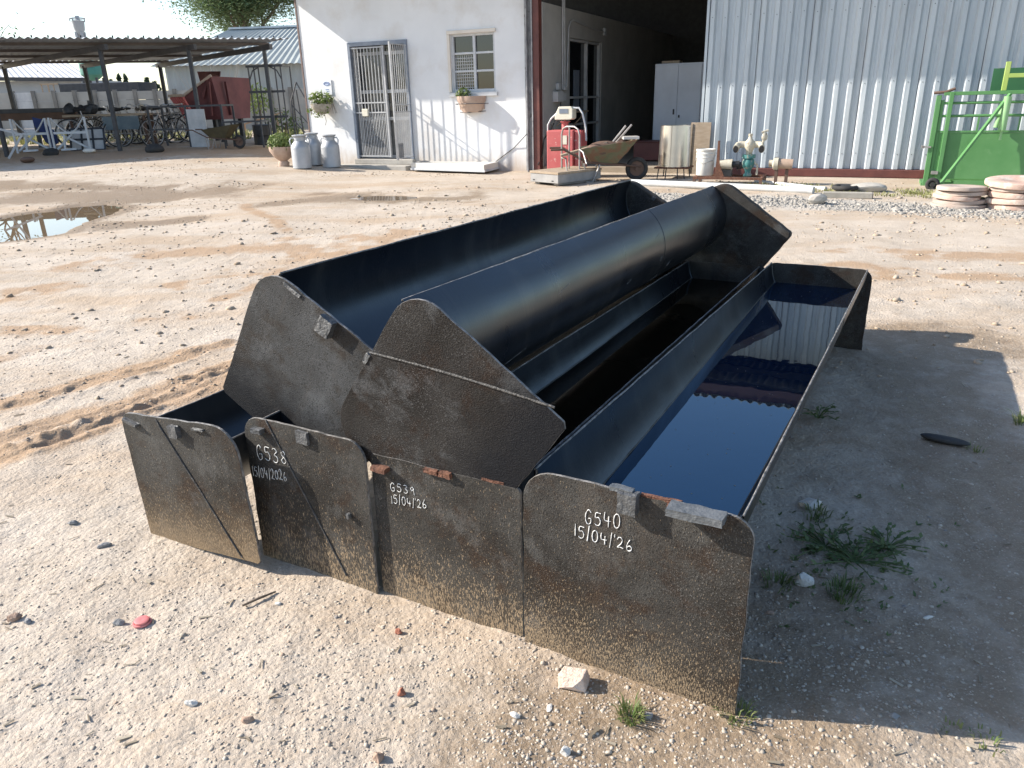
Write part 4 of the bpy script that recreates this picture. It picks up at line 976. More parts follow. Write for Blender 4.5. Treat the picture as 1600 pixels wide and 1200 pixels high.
t = bthing('cardboard_sheet', 'brown board leaning behind the stainless drum and the white bucket', 'board', 2.95, -.28, .03)
MB().box(0,.32,-.02,.0,0,.80,Matrix.Rotation(R(-6),4,'X')).build('board', M['wood'], t)
MB().box(.0,.03,-.035,-.021,0,.78,Matrix.Rotation(R(-6),4,'X')).build('batten', M['wood'], t)
# pump and valve skid
t = bthing('pump_skid', 'rusty steel skid frame carrying the teal pump and cream valve', 'skid', 3.32, -1.55, 0)
MB().box(0,.98,-.06,-.02,.085,.12).box(0,.98,.36,.40,.085,.12).box(0,.04,-.02,.36,.086,.119).box(.94,.98,-.02,.36,.086,.119).box(.3,.34,-.02,.36,.086,.119).build('frame', M['rust'], t)
for x in (.02,.96):
    for y in (-.04,.38): MB().box(x-.02,x+.02,y-.02,y+.02,-.02,.085).build('leg', M['brown_steel'], t)
MB().prism([(.30,.12),(.36,.12),(.44,.12),(.36,.30),(.345,.62),(.32,.62),(.315,.3)], -.01, .02).build('upright', M['rust'], t)
t = bthing('paint_bucket', 'white paint bucket on the left end of the rusty skid', 'bucket', 3.44, -1.36, .122)
MB().lathe([(.118,0),(.125,.01),(.13,.25),(.136,.252),(.136,.262),(.132,.264),(.134,.30),(.140,.302),(.140,.315),(.134,.317),(.135,.345)], 26).build('pail', M['bucket'], t, smooth=40)
MB().lathe([(.139,.346),(.142,.35),(.142,.372),(.12,.372),(.118,.362),(.0,.362)], 26).build('lid', M['bucket'], t, smooth=40)
MB().tube([(-.138,0,.29),(-.13,-.08,.22),(0,-.145,.17),(.13,-.08,.22),(.138,0,.29)], .004, 6).build('handle', M['tube'], t)
t = bthing('water_pump', 'small teal water pump on the skid below the cream valve', 'pump', 4.06, -1.38, .12)
MB().lathe([(.075,0),(.08,.02),(.055,.05),(.06,.09),(.10,.13),(.115,.18),(.10,.23),(.07,.25)], 18).build('volute', M['teal'], t, smooth=50)
MB().lathe([(.12,.25),(.12,.30),(.08,.30)], 18).build('flange', M['teal'], t, smooth=40)
MB().tube([(-.05,0,.16),(-.19,0,.14)], .05, 12).tube([(-.19,0,.14),(-.2,0,.14)], .07, 12).build('motor', M['black'], t)
MB().tube([(.11,-.02,.2),(.17,-.03,.15),(.17,-.03,.02)], .02, 8).build('drain_pipe', M['cream_iron'], t)
t.scale = (.78, .78, 1)
t = bthing('valve_assembly', 'cream cast iron valve with two dark open outlets above teal pump', 'valve', 4.06, -1.38, .42)
MB().lathe([(.06,0),(.075,.06),(.11,.11),(.115,.17),(.08,.21),(.05,.23),(.035,.27),(.045,.28),(.045,.31)], 18).build('body', M['cream_iron'], t, smooth=50)
for sx in (-1,1):
    o = MB().tube([(sx*.08,0,.15),(sx*.2,0,.15),(sx*.25,-.03,.13),(sx*.27,-.13,.09)], [.05,.05,.062,.066], 14).build('outlet', M['cream_iron'], t, smooth=50)
    MB().tube([(sx*.27,-.128,.091),(sx*.272,-.16,.08)], .052, 14).build('opening', M['black'], o)
MB().blob((.29,0,.27),.06,.05,.07,4,.4,2).tube([(.27,0,.15),(.29,0,.34)], .025).tube([(.23,-.03,.33),(.36,.0,.36)], .016).build('tap', M['cream_iron'], t, smooth=30)
t.scale = (.66, .66, .92)
t = bthing('pipe_coupling', 'cream pipe coupling lying on the skid left of the pump', 'coupling', 3.74, -1.40, .12)
MB().tube([(-.08,0,.16),(.10,0,.16)], [.07,.075], 14).tube([(-.13,0,.16),(-.08,0,.16)], .05, 12).box(-.02,.02,-.02,.02,.05,.12).build('sleeve', M['cream_iron'], t, smooth=40)
MB().tube([(.10,0,.16),(.20,.01,.17)], .045, 12).box(-.06,.1,-.05,.05,0,.088).build('neck', M['black'], t)
t = bthing('pipe_stub', 'short brown pipe stub with cream flange right of the pump', 'pipe', 4.50, -1.40, .0)
MB().tube([(-.02,0,.30),(.17,.01,.29)], .07, 16).build('stub', mk('tan_pipe', (.36,.25,.18), (.45,.33,.25), 9, .7), t, smooth=40)
MB().tube([(-.15,0,.30),(-.10,0,.30),(-.08,0,.30),(-.02,0,.30)], [.05,.05,.09,.09], 16).build('flange', M['cream_iron'], t, smooth=40)
MB().box(-.06,-.02,-.03,.03,-.02,.23).box(.08,.12,-.03,.03,-.02,.22).build('prop', M['brown_steel'], t)
# pipes on the ground
def longpipe(label, p, q, r, mt, group=None):
    a, b = GG(*p), GG(*q); a.z += r*.8; b.z += r*.8; c = (a+b)/2
    t = thing('water_pipe', label, 'pipe', c, 0, group)
    MB().tube([a-c, (a-c)*.5, (b-c)*.5, b-c], r, 16).build('pipe_run', mt, t, smooth=40)
    d = (b-a).normalized(); MB().tube([b-c-d*.03, b-c+d*.02], r*1.15, 16).build('collar', mt, t, smooth=40)
longpipe('thick pale pipe lying on the gravel along the workshop front', (985,289), (1268,303), .048, M['pvc'])
longpipe('thin pale pipe behind the end of the thick pipe', (1180,286), (1288,298), .026, M['pvc'])
t = thing('timber_offcut', 'weathered plank offcut lying on the gravel left of the wheel rim', 'plank', GG(1325,309), WA+R(4))
MB().box(-.30,.27,-.06,.06,0,.07).build('plank', mk('weathered_plank', (.30,.28,.24), (.40,.37,.32), 5, .9, 0, .4, 30), t, bevel=.006)
MB().box(.272,.28,-.05,.05,.01,.06).build('end_grain', M['wood'], t)
p = GG(1320,299)
t = thing('cast_wheel', 'small dark wheel rim lying flat by a pale slab before the corrugated wall', 'wheel', p, 0)
MB().tube([(.14*math.cos(a), .14*math.sin(a), .05) for a in [6.283*i/24 for i in range(24)]], .032, 8, True).build('tyre', M['rubber'], t, smooth=60)
MB().lathe([(.05,.02),(.06,.08),(.02,.08)], 14).box(-.12,.12,-.015,.015,.035,.06).box(-.015,.015,-.12,.12,.034,.061).build('hub', M['dark_steel'], t)
t = thing('stone_slab', 'pale flat concrete slab piece to the right of the wheel rim', 'slab', GG(1356,299), WA)
MB().blob((0,0,.05),.26,.15,.07,6,.35,3).build('slab_piece', M['concrete'], t, smooth=25)
t = thing('concrete_block', 'broken grey concrete block on gravel in front of the pale pipe', 'block', GG(1280,319), WA+.3)
MB().blob((-.02,0,.05),.10,.07,.07,2,.35,2).build('chunk', M['concrete'], t, smooth=20)
# pink discs
def disc(x, y, z, r, h, mt, label, grp, seed, tilt):
    rn = random.Random(seed); n = 30; vs = []
    rad = [r*(1+.02*math.sin(3*k*.21+seed)+rn.uniform(-.018,.018)) for k in range(n)]
    prof = [(.0,.0),(.95,0),(.99,.10),(1,.5),(.99,.90),(.95,1),(.45,1.0),(.40,.85)]
    mb = MB()
    vs = [(rad[k]*f*math.cos(6.2832*k/n), rad[k]*f*math.sin(6.2832*k/n), g*h) for f, g in prof[1:] for k in range(n)]
    m = len(prof)-1; fs = [(i*n+k, i*n+(k+1) % n, (i+1)*n+(k+1) % n, (i+1)*n+k) for i in range(m-1) for k in range(n)]+[tuple(range(n))[::-1], tuple((m-1)*n+k for k in range(n))]
    o = mb.add(vs, fs).build('pink_disc', mt, None, smooth=40, loc=(x, y, z), rot=(tilt[0], tilt[1], rn.uniform(0, 6)))
    tag(o, label, 'disc', grp)
names = ['lowest', 'second lowest', 'middle', 'second highest', 'topmost']
p = GG(1497,320)
for i in range(5): disc(p.x+[.0,.02,-.03,.03,-.01][i], p.y+[0,.02,0,.01,-.02][i], p.z+.048*i-.01, .275+[.01,0,-.03,-.01,-.02][i], .046, [M['pink_grey'],M['pink_grey'],M['pink'],M['pink_grey'],M['pink_grey']][i],
    f'{names[i]} pinkish disc of the low greyish stack before the green crush', 'discs in the low stack', 60+i, (R([1,-1,2,-1,1.5][i]), R([0,2,-2,1,-1][i])))
p = GG(1585,323)
for i in range(5): disc(p.x+[.02,.0,-.01,.0,-.02][i], p.y, p.z+.064*i-.01, .285+[.0,.01,.0,-.005,.02][i], .061, [M['pink'],M['pink'],M['pink'],M['pink_grey'],M['pink']][i],
    f'{names[i]} disc of the taller rosy stack on the right', 'discs in the taller stack', 80+i, (R([1,1,-1,1.5,2][i]), R([0,-2,1,1,-4][i])))
# ------------------------------------------------------------------ cattle crush
t = bthing('cattle_crush', 'green steel cattle crush with rails and diagonal brace by the corrugated wall', 'cattle crush', 6.35, -1.05, 0)
g = M['green']
MB().box(.10,2.6,-.012,.012,.10,.69).build('side_panel', g, t)
MB().box(.0,.06,-.035,.035,-.02,1.16).box(.062,.10,-.02,.02,-.02,1.10).build('post', g, t, bevel=.004)
MB().box(.15,.20,-.06,-.013,.05,1.19).build('post', g, t, bevel=.004)
MB().box(2.5,2.56,-.06,-.013,.05,1.19).build('post', g, t, bevel=.004)
MB().box(.08,2.6,-.055,-.006,1.155,1.20).build('rail', g, t, bevel=.004)
for z in (1.06, .90): MB().tube([(.06,-.0,z),(2.6,0,z)], .018, 10).build('rail', g, t, smooth=50)
MB().box(.06,2.6,-.02,.02,.692,.715).build('rail', g, t)
MB().box(.52,.54,-.012,.012,.716,.89).build('strut', g, t); MB().box(.98,1.0,-.012,.012,.716,.89).build('strut', g, t)
MB().beam((.17,-.36,.02),(.82,-.065,1.16),.05,.028).build('brace', g, t)
MB().tube([(.80,-.09,.72),(.80,-.09,1.13)], .045, 14).tube([(.80,-.09,.60),(.80,-.09,.72)], .015, 8).tube([(.74,.02,.75),(.78,.02,1.0)], .03, 10).build('cylinder', mk('pale_green', (.22,.42,.18), (.28,.48,.24), 6, .4), t, smooth=50)
MB().box(.715,.77,-.05,-.0,1.20,1.54).box(.77,1.4,-.05,-.001,1.35,1.40).build('post', M['green_yel'], t, bevel=.004)
MB().box(.62,1.8,.25,.27,1.18,1.47).build('rear_panel', mk('dark_green', (.02,.10,.04), (.03,.13,.05), 4, .6), t)
MB().box(-.02,.36,-.03,.5,-.02,.04).box(.36,2.6,-.03,.0,-.02,.08).box(.36,2.6,.45,.5,-.02,.05).build('skid', g, t)
MB().box(.10,2.6,.47,.49,.05,.60).build('rear_side', g, t)
MB().box(.08,.16,-.09,-.03,.16,.20).box(-.08,.03,-.06,-.036,.50,.52).box(-.09,-.05,-.06,-.03,.49,.53).build('latch', M['tube'], t)
MB().tube([(-.04,-.03,1.19),(.1,-.04,1.20),(.2,-.04,1.24)], .018, 8).build('lever', M['brown_steel'], t)
wq = MB().tube([(.10+.06*math.cos(a),-.40,.06+.06*math.sin(a)) for a in [6.283*i/18 for i in range(18)]], .028, 8, True).tube([(.10,-.44,.06),(.10,-.33,.06)], .03, 10).build('wheel', M['rubber'], t, smooth=60)
# ------------------------------------------------------------------ carport on the left
def vtop(P, py):
    """height at which the vertical through P reaches photo row py"""
    lo, hi = P.z, P.z+15
    for _ in range(40):
        m = (lo+hi)/2; c = Vector((P.x, P.y, m))-Vector((0, 0, H)); y = CF*r1.dot(c)/r2.dot(c)+600
        if y > py: lo = m
        else: hi = m
    return lo
F = [G(12,246), G(187,237), G(320,232), G(432,228)]
ftop = [vtop(F[1],64)]*4; zf = sum([vtop(F[1],64), vtop(F[2],76), vtop(F[3],80)])/3
Bk = [RP(129,100,22.6), RP(250,104,23.6)]
zb = (Bk[0].z+Bk[1].z)/2
cp = thing('carport', 'long open carport with black posts and low sloping corrugated roof', 'carport', F[1], 0)
o0 = F[1]
def pt(v): return Vector(v)-o0
along = (F[3]-F[0]); along.z = 0; along.normalize(); back = Vector((-along.y, along.x, 0))
if back.y < 0: back = -back
dpt = (Bk[1]-F[3]).dot(back)
bx = [(b-F[0]).dot(along) for b in Bk]; fx = [(f-F[0]).dot(along) for f in F]
def CPt(a, d, z): return F[0]+along*a+back*d+Vector((0, 0, z-F[0].z))
gz0 = float(terrain(F[1].x, F[1].y))
zslope = (zb-zf)/dpt
fpos = fx+[fx[0]-2.2]
for a in fpos: MB().beam(pt(CPt(a,0,gz0-.1)), pt(CPt(a,0,zf)), .08, .08, (1,0,0)).build('post', M['dark_steel'], cp, bevel=.01)
bpos = [bx[0]-2*(bx[1]-bx[0]), bx[0]-(bx[1]-bx[0]), bx[0], bx[1]]
for a in bpos: MB().beam(pt(CPt(a,dpt,gz0-.1)), pt(CPt(a,dpt,zb)), .09, .09, (1,0,0)).build('post', M['dark_steel'], cp, bevel=.01)
pairs = [(fx[3], bpos[3]), (fx[2], bpos[2]), (fx[1], bpos[1]), (fx[0], bpos[0])]
for a, b in pairs:
    p, q = CPt(a,0,zf), CPt(b,dpt,zb); d = (q-p).normalized()
    MB().beam(pt(p-d*.35), pt(q+d*.25), .07, .11).build('beam', M['dark_steel'], cp)
def roofz(d): return zf+zslope*d+.16
a0, a1 = fx[0]-6, fx[3]+.35
sk = (bpos[3]-fx[3])/dpt
for d in (.35, 2.1, 3.9, dpt+.1):
    MB().beam(pt(CPt(a0+sk*d,d,roofz(d)-.055)), pt(CPt(a1+sk*d-.05,d,roofz(d)-.055)), .05, .06).build('purlin', M['purlin'], cp)
n = 620; vs = []; fs = []
d0, d1 = -.45, dpt+.3
for i in range(n+1):
    a = a0+(a1-a0)*i/n; z = .018*math.sin(2*math.pi*(a-a0)/.15)
    vs += [pt(CPt(a+sk*d0,d0,roofz(d0)+z)), pt(CPt(a+sk*d1,d1,roofz(d1)+z)), pt(CPt(a+sk*d0,d0,roofz(d0)+z-.006)), pt(CPt(a+sk*d1,d1,roofz(d1)+z-.006))]
for i in range(n): fs += [(4*i,4*i+4,4*i+5,4*i+1),(4*i+2,4*i+3,4*i+7,4*i+6),(4*i,4*i+2,4*i+6,4*i+4)]
rfc = MB().add(vs, fs).build('roof', M['roof_under'], cp)
bm_ = MB(); k = 0
a = a0
while a < a1:
    p = pt(CPt(a+sk*-.25,-.25,roofz(-.25)+.015)); bm_.box(p.x-.012,p.x+.012,p.y-.012,p.y+.012,p.z,p.z+.05); a += .30
bm_.build('roofing_screw', M['dark_steel'], rfc)
# ------------------------------------------------------------------ things standing under it
def at(px, py, dy=0):
    return G(px, py)
def frm(label, name, cat, px, py, rz=0, Y=None, group=None):
    p = G(px, py) if Y is None else RP(px, py, Y)
    p.z = float(terrain(p.x, p.y))
    return thing(name, label, cat, p, rz, group)
# px to metre at a ground point
def scl(P): return (r2.dot(P-Vector((0,0,H))))/CF
# red skip
P_ = RP(320, 200, 20.3); P_.z = float(terrain(P_.x, P_.y)); k = scl(P_)
t = thing('red_skip', 'big dark red steel skip with one lid leaf tipped up under the carport', 'skip', P_, R(-14))
W_ = 86*k; z0, z1, z2 = .55, (vtop(P_,150)-P_.z), (vtop(P_,122)-P_.z)
x0, x1 = -W_/2, W_/2; xm = x0+W_*.42
yb = 1.3
b = MB()
b.add([(x0,-.2,z1),(xm,-.45,z1),(x1-.1,-.3,z2+.02),(x1,yb,z2),(x0+.2,yb,z1+.1),(x0+.25,-.05,z0),(xm+.1,-.25,z0),(x1-.05,-.15,z0),(x1-.05,yb-.2,z0),(x0+.3,yb-.2,z0)],
      [(0,1,6,5),(1,2,7,6),(2,3,8,7),(3,4,9,8),(4,0,5,9),(5,6,7,8,9)])
b.build('hopper', M['skip_red'], t)
rb = MB()
for i in range(7):
    f = (i+.5)/7; rb.beam((x0+(xm-x0)*f,-.2-.25*f-.03,z1-.02),(x0+.25+(xm+.1-x0-.25)*f,-.05-.2*f-.03,z0+.05),.05,.05)
rb.build('rib', M['red'], t)
MB().beam((x0-.02,-.2,z1+.02),(xm,-.47,z1+.02),.08,.06).beam((xm,-.47,z1+.02),(x1-.08,-.32,z2+.04),.07,.05).build('rim', M['pink_grey'], t)
MB().beam((xm+.45,-.36,z0+.5),(x1-.2,-.32,z2-.05),.07,.06).beam((x1-.25,-.3,z0+.1),(x1-.15,-.36,z2-.1),.06,.06).beam((x1-.02,.2,z0+.1),(x1+.02,.1,z2-.1),.06,.06).build('brace', M['skip_red'], t)
MB().add([(xm-.1,.5,z1+.05),(x1-.28,.35,z2+.05),(x1-.35,.5,z2+.16),(xm-.3,.65,z2+.18),(xm-.1,.53,z1+.05),(x1-.28,.38,z2+.05),(x1-.35,.53,z2+.16),(xm-.3,.68,z2+.18)], [(0,1,2,3),(7,6,5,4),(0,4,5,1),(1,5,6,2),(2,6,7,3),(3,7,4,0)]).build('lid', mk('lid_dark', (.09,.03,.035), (.13,.05,.05), 3, .7), t)
for lx in (x0+.4, x1-.25):
    MB().box(lx-.05,lx+.05,0,.1,0,z0).build('leg', M['dark_steel'], t); MB().box(lx-.05,lx+.05,yb-.4,yb-.3,0,z0).build('leg', M['dark_steel'], t)
# steel table frame in front of the skip
P_ = G(240, 231); Q_ = G(412, 231); L_ = (Q_-P_).length; az = math.atan2((Q_-P_).y, (Q_-P_).x); k = scl(P_); L1 = 118*k
t = thing('table_frame', 'dark steel table frame standing empty before the red skip', 'table frame', P_, az)
hz = vtop(P_, 166)-P_.z
m_ = MB().box(0,L1,-.02,.02,hz-.04,hz).box(0,L1,.66,.70,hz-.04,hz).box(0,.04,.02,.66,hz-.04,hz).box(L1-.04,L1,.02,.66,hz-.04,hz).box(0,L1,-.015,.015,.38,.41).build('frame', M['teal'] if False else M['dark_steel'], t)
for x in (0, L1*.5, L1-.04):
    for y in (-.02, .66): MB().box(x,x+.04,y,y+.04,0,hz-.04).build('leg', M['dark_steel'], t)
t = frm('lower dark table frame standing right of the barrow under the carport', 'table_frame', 'table frame', 352, 232, az)
hz = vtop(t.location, 190)-t.location.z
MB().box(0,.9,0,.03,hz-.03,hz).box(0,.9,.5,.53,hz-.03,hz).box(0,.03,.03,.5,hz-.03,hz).box(.87,.9,.03,.5,hz-.03,hz).box(.05,.85,.05,.48,hz-.028,hz-.008).build('frame', M['dark_steel'], t)
for x in (0,.87):
    for y in (0,.5): MB().box(x,x+.03,y,y+.03,0,hz-.03).build('leg', M['dark_steel'], t)
# grey locker panel
t = frm('upright pale grey louvred sheet panel leaning before the second carport post', 'sheet_panel', 'panel', 300, 230, az)
k = scl(t.location); wv = 28*k; hv = vtop(t.location, 171)-t.location.z
pm_ = MB().box(0,wv,0,.03,0,hv)
for i in range(9): pm_.box(.04,wv-.04,-.012,-.001,.1+i*(hv-.2)/9,.1+i*(hv-.2)/9+.05)
pm_.build('sheet', M['lgrey_paint'], t)
wb2 = wheelbarrow('dark yellowish wheelbarrow parked under the carport before the table frame', G(346,232), R(-8), mk('dark_barrow', (.05,.04,.02), (.08,.065,.03), 6, .7))
wb2.scale = (.82, .82, .82)
# trellis arch
P_ = G(404, 226); k = scl(P_); t = thing('trellis_arch', 'tall dark steel trellis arch with rungs near the last carport post', 'trellis', P_, R(-10))
w_ = 52*k; h_ = vtop(P_, 104)-P_.z; m_ = MB()
for x in (0, .14, w_-.14, w_): m_.tube([(x,0,0),(x,0,h_)], .016, 6); 
for x in (0, w_): m_.tube([(x,.5,0),(x,.5,h_)], .016, 6)
m_.build('upright', M['dark_steel'], t)
m_ = MB()
for z in (h_*.36, h_*.68, h_): m_.box(-.05,w_+.05,-.02,.02,z-.025,z+.025)
m_.tube([(0,0,h_-.3),(.1,0,h_-.1),(.3,0,h_)], .015, 6).tube([(w_,0,h_-.3),(w_-.1,0,h_-.1),(w_-.3,0,h_)], .015, 6)
m_.box(0,.02,.02,.5,h_-.02,h_).box(w_-.02,w_,.02,.5,h_-.02,h_)
m_.build('rung', M['dark_steel'], t)
# slanted plank
P_ = G(378, 208); t = thing('ramp_board', 'long brown board propped at a slant behind the trellis arch', 'board', P_, R(4)); k = scl(P_)
MB().beam((0,0,.25),(64*k,.2,.62),.35,.04).beam((.1,.1,0),(.1,.1,.28),.05,.05).beam((55*k,.2,0),(55*k,.2,.56),.05,.05).build('board', mk('raw_board', (.36,.24,.16), (.44,.31,.22), 4, .8), t)
t = frm('short dark drum standing by the last carport post', 'oil_drum', 'drum', 413, 226); k = scl(t.location)
MB().lathe([(.22,0),(.23,.02),(.22,.05),(.22,.2),(.235,.21),(.22,.22),(.22,.44),(.235,.45),(.2,.46)], 20).build('drum_body', M['black'], t, smooth=40)
MB().lathe([(.2,.461),(.05,.47)], 20).build('lid', M['dark_steel'], t)
# lattice mast
P_ = RP(484, 205, 17.2); P_.z = float(terrain(P_.x, P_.y)); t = thing('lattice_panel', 'leaning dark triangular lattice frame at the corner of the white wall', 'lattice', P_, R(-20)); k = scl(P_)
h_ = vtop(P_, 128)-P_.z; w_ = 26*k
m_ = MB(); m_.tube([(-w_,0,0),(-w_*1.05,0,h_*.75),(-w_*.55,0,h_)], .016, 6).tube([(-w_*.55,0,h_),(w_*.6,0,h_*.5)], .014, 6)
for i in range(4): z = h_*.7-i*h_*.2; m_.tube([(-w_*1.03,0,z),(w_*.3,0,z-h_*.35)], .012, 6)
m_.build('lattice_bar', M['dark_steel'], t); MB().tube([(-w_*1.1,.4,0),(-w_*.6,0,h_*.9)], .014, 6).build('prop', M['dark_steel'], t)
# white steel frames with arched cradles
def white_frame(label, px, py, rz, wpx, top):
    t = frm(label, 'steel_cradle', 'steel frame', px, py, rz, None, 'white cradle frames'); k = scl(t.location); w = wpx*k; h = vtop(t.location, top)-t.location.z
    arc = [(w*(.08+.84*i/12),0,h*.98-h*.42*math.sin(math.pi*i/12)) for i in range(13)]
    MB().tube(arc, .016, 6).build('arc', M['white_steel'], t, smooth=60)
    for x in (0, w-.06): MB().box(x,x+.04,-.02,.02,0,h).build('leg', M['white_steel'], t)
    MB().box(.06,w-.06,-.025,.025,h*.52,h*.52+.05).build('rail', M['white_steel'], t)
    MB().beam((.05,.03,.05),(w*.55,.03,h*.52),.05,.04).beam((w*.25,.05,h*.5),(w-.05,.05,.05),.05,.04).beam((w*.3,-.04,.06),(w*.35,-.04,h*.5),.04,.04).beam((w*.2,-.05,.05),(w*.6,-.05,.06),.05,.04).build('strut', M['white_steel'], t)
    return t
white_frame('white steel cradle frame with hanging arc, leftmost of the two under the carport', 27, 240, R(14), 52, 186)
white_frame('white steel cradle frame with hanging arc behind the grey mesh panel', 86, 238, R(14), 54, 184)
# grey gridded panel
t = frm('grey gridded steel panel tilted against the white cradle frame', 'grid_panel', 'panel', 112, 236, R(16)); k = scl(t.location)
Mt = Matrix.Rotation(R(-28), 4, 'X'); w_, h_ = 48*k, 36*k
m_ = MB().box(0,w_,0,.02,0,h_,Mt); m_.build('sheet', M['lgrey_paint'], t)
m_ = MB()
for i in range(4): m_.box(w_*i/3-.02,w_*i/3+.02,-.02,-.001,0,h_,Mt)
for i in range(3): m_.box(.02,w_-.02,-.021,-.002,h_*i/2-.02,h_*i/2+.02,Mt)
m_.build('grid_rib', M['dark_steel'], t)
# blue cloth
P_ = G(72, 236); P_.y += .1; t = thing('blue_cloth', 'dark blue cloth hanging over the white cradle frame', 'cloth', P_, R(20)); k = scl(P_)
q = [(-8,50),(6,46),(12,34),(17,30),(20,12),(10,6),(2,14),(-2,28),(-8,38)]
vs = []; 
MB().prism([(x*k, z*k+.0) for x, z in q], -.30, -.27).build('drape', M['blue'], t)
MB().prism([(x*k*.9+.01, z*k*.9+.04) for x, z in q], -.265, -.24).build('fold', M['blue'], t)
# long brown trailer beam / bench
P_ = RP(0, 190, 19.6); P_.z = float(terrain(P_.x, P_.y)); k = scl(P_)
t = thing('trailer_bed', 'long rusty brown trailer bed behind the white frames', 'trailer', P_, R(10))
zt, zb_ = vtop(P_,171)-P_.z, vtop(P_,189)-P_.z
MB().box(-2.5,110*k,0,1.2,zb_,zt).build('bed', M['brown_steel'], t, bevel=.02)
MB().box(-2.5,112*k,-.03,-.001,zt-.10,zt-.0).build('side_rail', M['dark_steel'], t)
for x in (-1.5, .7, 100*k): MB().box(x,x+.08,.1,.18,0,zb_).build('leg', M['dark_steel'], t)
# plank table with machine parts
P_ = RP(98, 186, 19.0); P_.z = float(terrain(P_.x, P_.y)); k = scl(P_)
t = thing('work_table', 'long weathered plank table under the carport holding machine parts', 'table', P_, R(6)); zt = vtop(P_, 180)-P_.z
MB().box(0,120*k,0,.7,zt-.05,zt).build('tabletop', M['wood'], t)
for x in (.1, 116*k):
    for y in (.05, .62): MB().box(x,x+.06,y,y+.06,0,zt-.05).build('leg', M['brown_steel'], t)
MB().box(58*k,112*k,-.02,-.002,zt-.36,zt-.06).build('side_sheet', mk('blue_grey', (.10,.14,.17), (.16,.2,.22), 4, .7), t)
for i, (x, s, lab) in enumerate([(6, .12, 'rusty gearbox lump on the left end of the plank table'), (22, .10, 'small dark motor lying on the plank table beside the gearbox lump'), (36, .14, 'tall dark engine part on the middle of the plank table')]):
    o = MB().blob((0,0,s),s*1.2,s,s,20+i,.6,2).tube([(-s,0,s),(s*1.3,0,s*1.2)], s*.3, 8).tube([(0,0,s),(0,.02,s*2.2)], s*.35, 8).build('machine_part', M['dark_steel'], None, smooth=25, loc=P_+Matrix.Rotation(R(6),3,'Z')@Vector((x*k,.3,zt)))
    tag(o, lab, 'machine part')
# loose blocks on the carport floor
for px, py, w_, d_, h_, lab, cat, mt in [(78,243,.36,.2,.14,'dark grey block on the ground before the leftmost white frame','block','rubber'), (241,238,.36,.22,.16,'dark rounded block lying before the table frame','block','rubber'), (45,254,.26,.2,.10,'low dark lump of rubble near the left edge','rubble','brown_steel'), (141,239,.24,.12,.1,'small white block at the foot of the grey gridded panel','block','panel')]:
    o = MB().blob((0,0,h_*.45),w_*.55,d_*.6,h_*.55,int(px),.35,3).build('loose_block', M[mt], None, smooth=25, loc=G(px,py)); tag(o, lab, cat)
# bicycles in a tangle
def bicycle():
    t = thing('bicycle', 'old bicycle in the tangled row under the carport', 'bicycle', (0,0,0), 0, 'bicycles under the carport')
    for x in (-.5, .5):
        w_ = MB().tube([(x+.32*math.cos(a),0,.33+.32*math.sin(a)) for a in [6.283*i/20 for i in range(20)]], .016, 5, True).build('wheel', M['rubber'], t)
        sp = MB()
        for i in range(8): a = 6.283*i/8; sp.beam((x,0,.33),(x+.31*math.cos(a),0,.33+.31*math.sin(a)),.006,.006,(0,1,0))
        sp.tube([(x+.30*math.cos(a),0,.33+.30*math.sin(a)) for a in [6.283*i/16 for i in range(16)]], .010, 4, True)
        sp.build('rim', M['alu'], w_)
    MB().tube([(-.5,0,.33),(-.12,0,.30),(.36,0,.72),(-.22,0,.74),(-.5,0,.33)], .016, 5).tube([(-.12,0,.30),(-.24,0,.86)], .014, 5).tube([(.34,0,.86),(.5,0,.33)], .015, 5).build('frame', M['tube'], t)
    MB().tube([(-.36,0,.88),(-.12,0,.87)], [.06,.03], 6).build('saddle', M['black'], t)
    MB().tube([(.30,-.27,.90),(.36,-.2,.92),(.34,0,.90),(.36,.2,.92),(.30,.27,.90)], .013, 5).build('handlebar', M['alu'], t)
    return t
b0 = bicycle(); rn = random.Random(21)
spots = [(152,231),(168,228),(186,226),(202,224),(216,227),(230,222),(244,225),(258,222),(272,226),(160,222),(194,220),(222,218),(250,217),(284,222)]
for i, (px, py) in enumerate(spots):
    o = b0 if i == 0 else copy_tree(b0)
    p = G(px, py); o.location = p; o.rotation_euler = (R(rn.uniform(-14,14)), R(rn.uniform(-6,6)), R(rn.uniform(-40,60)))
# scrap sheets leaning by the left post
t = frm('grey dismantled cart with a thin wheel leaning against the left carport post', 'cart_frame', 'cart', 6, 252, R(20)); k = scl(t.location)
MB().beam((-.35,0,0),(.15,.1,1.1),.05,.04).beam((-.3,.0,.75),(.45,0,.5),.05,.04).beam((.1,0,.05),(.45,0,.52),.04,.04).build('frame', M['lgrey_paint'], t)
MB().tube([(-.5+.33*math.cos(a),.05,.34+.33*math.sin(a)) for a in [6.283*i/20 for i in range(20)]], .02, 6, True).build('wheel', M['rubber'], t)
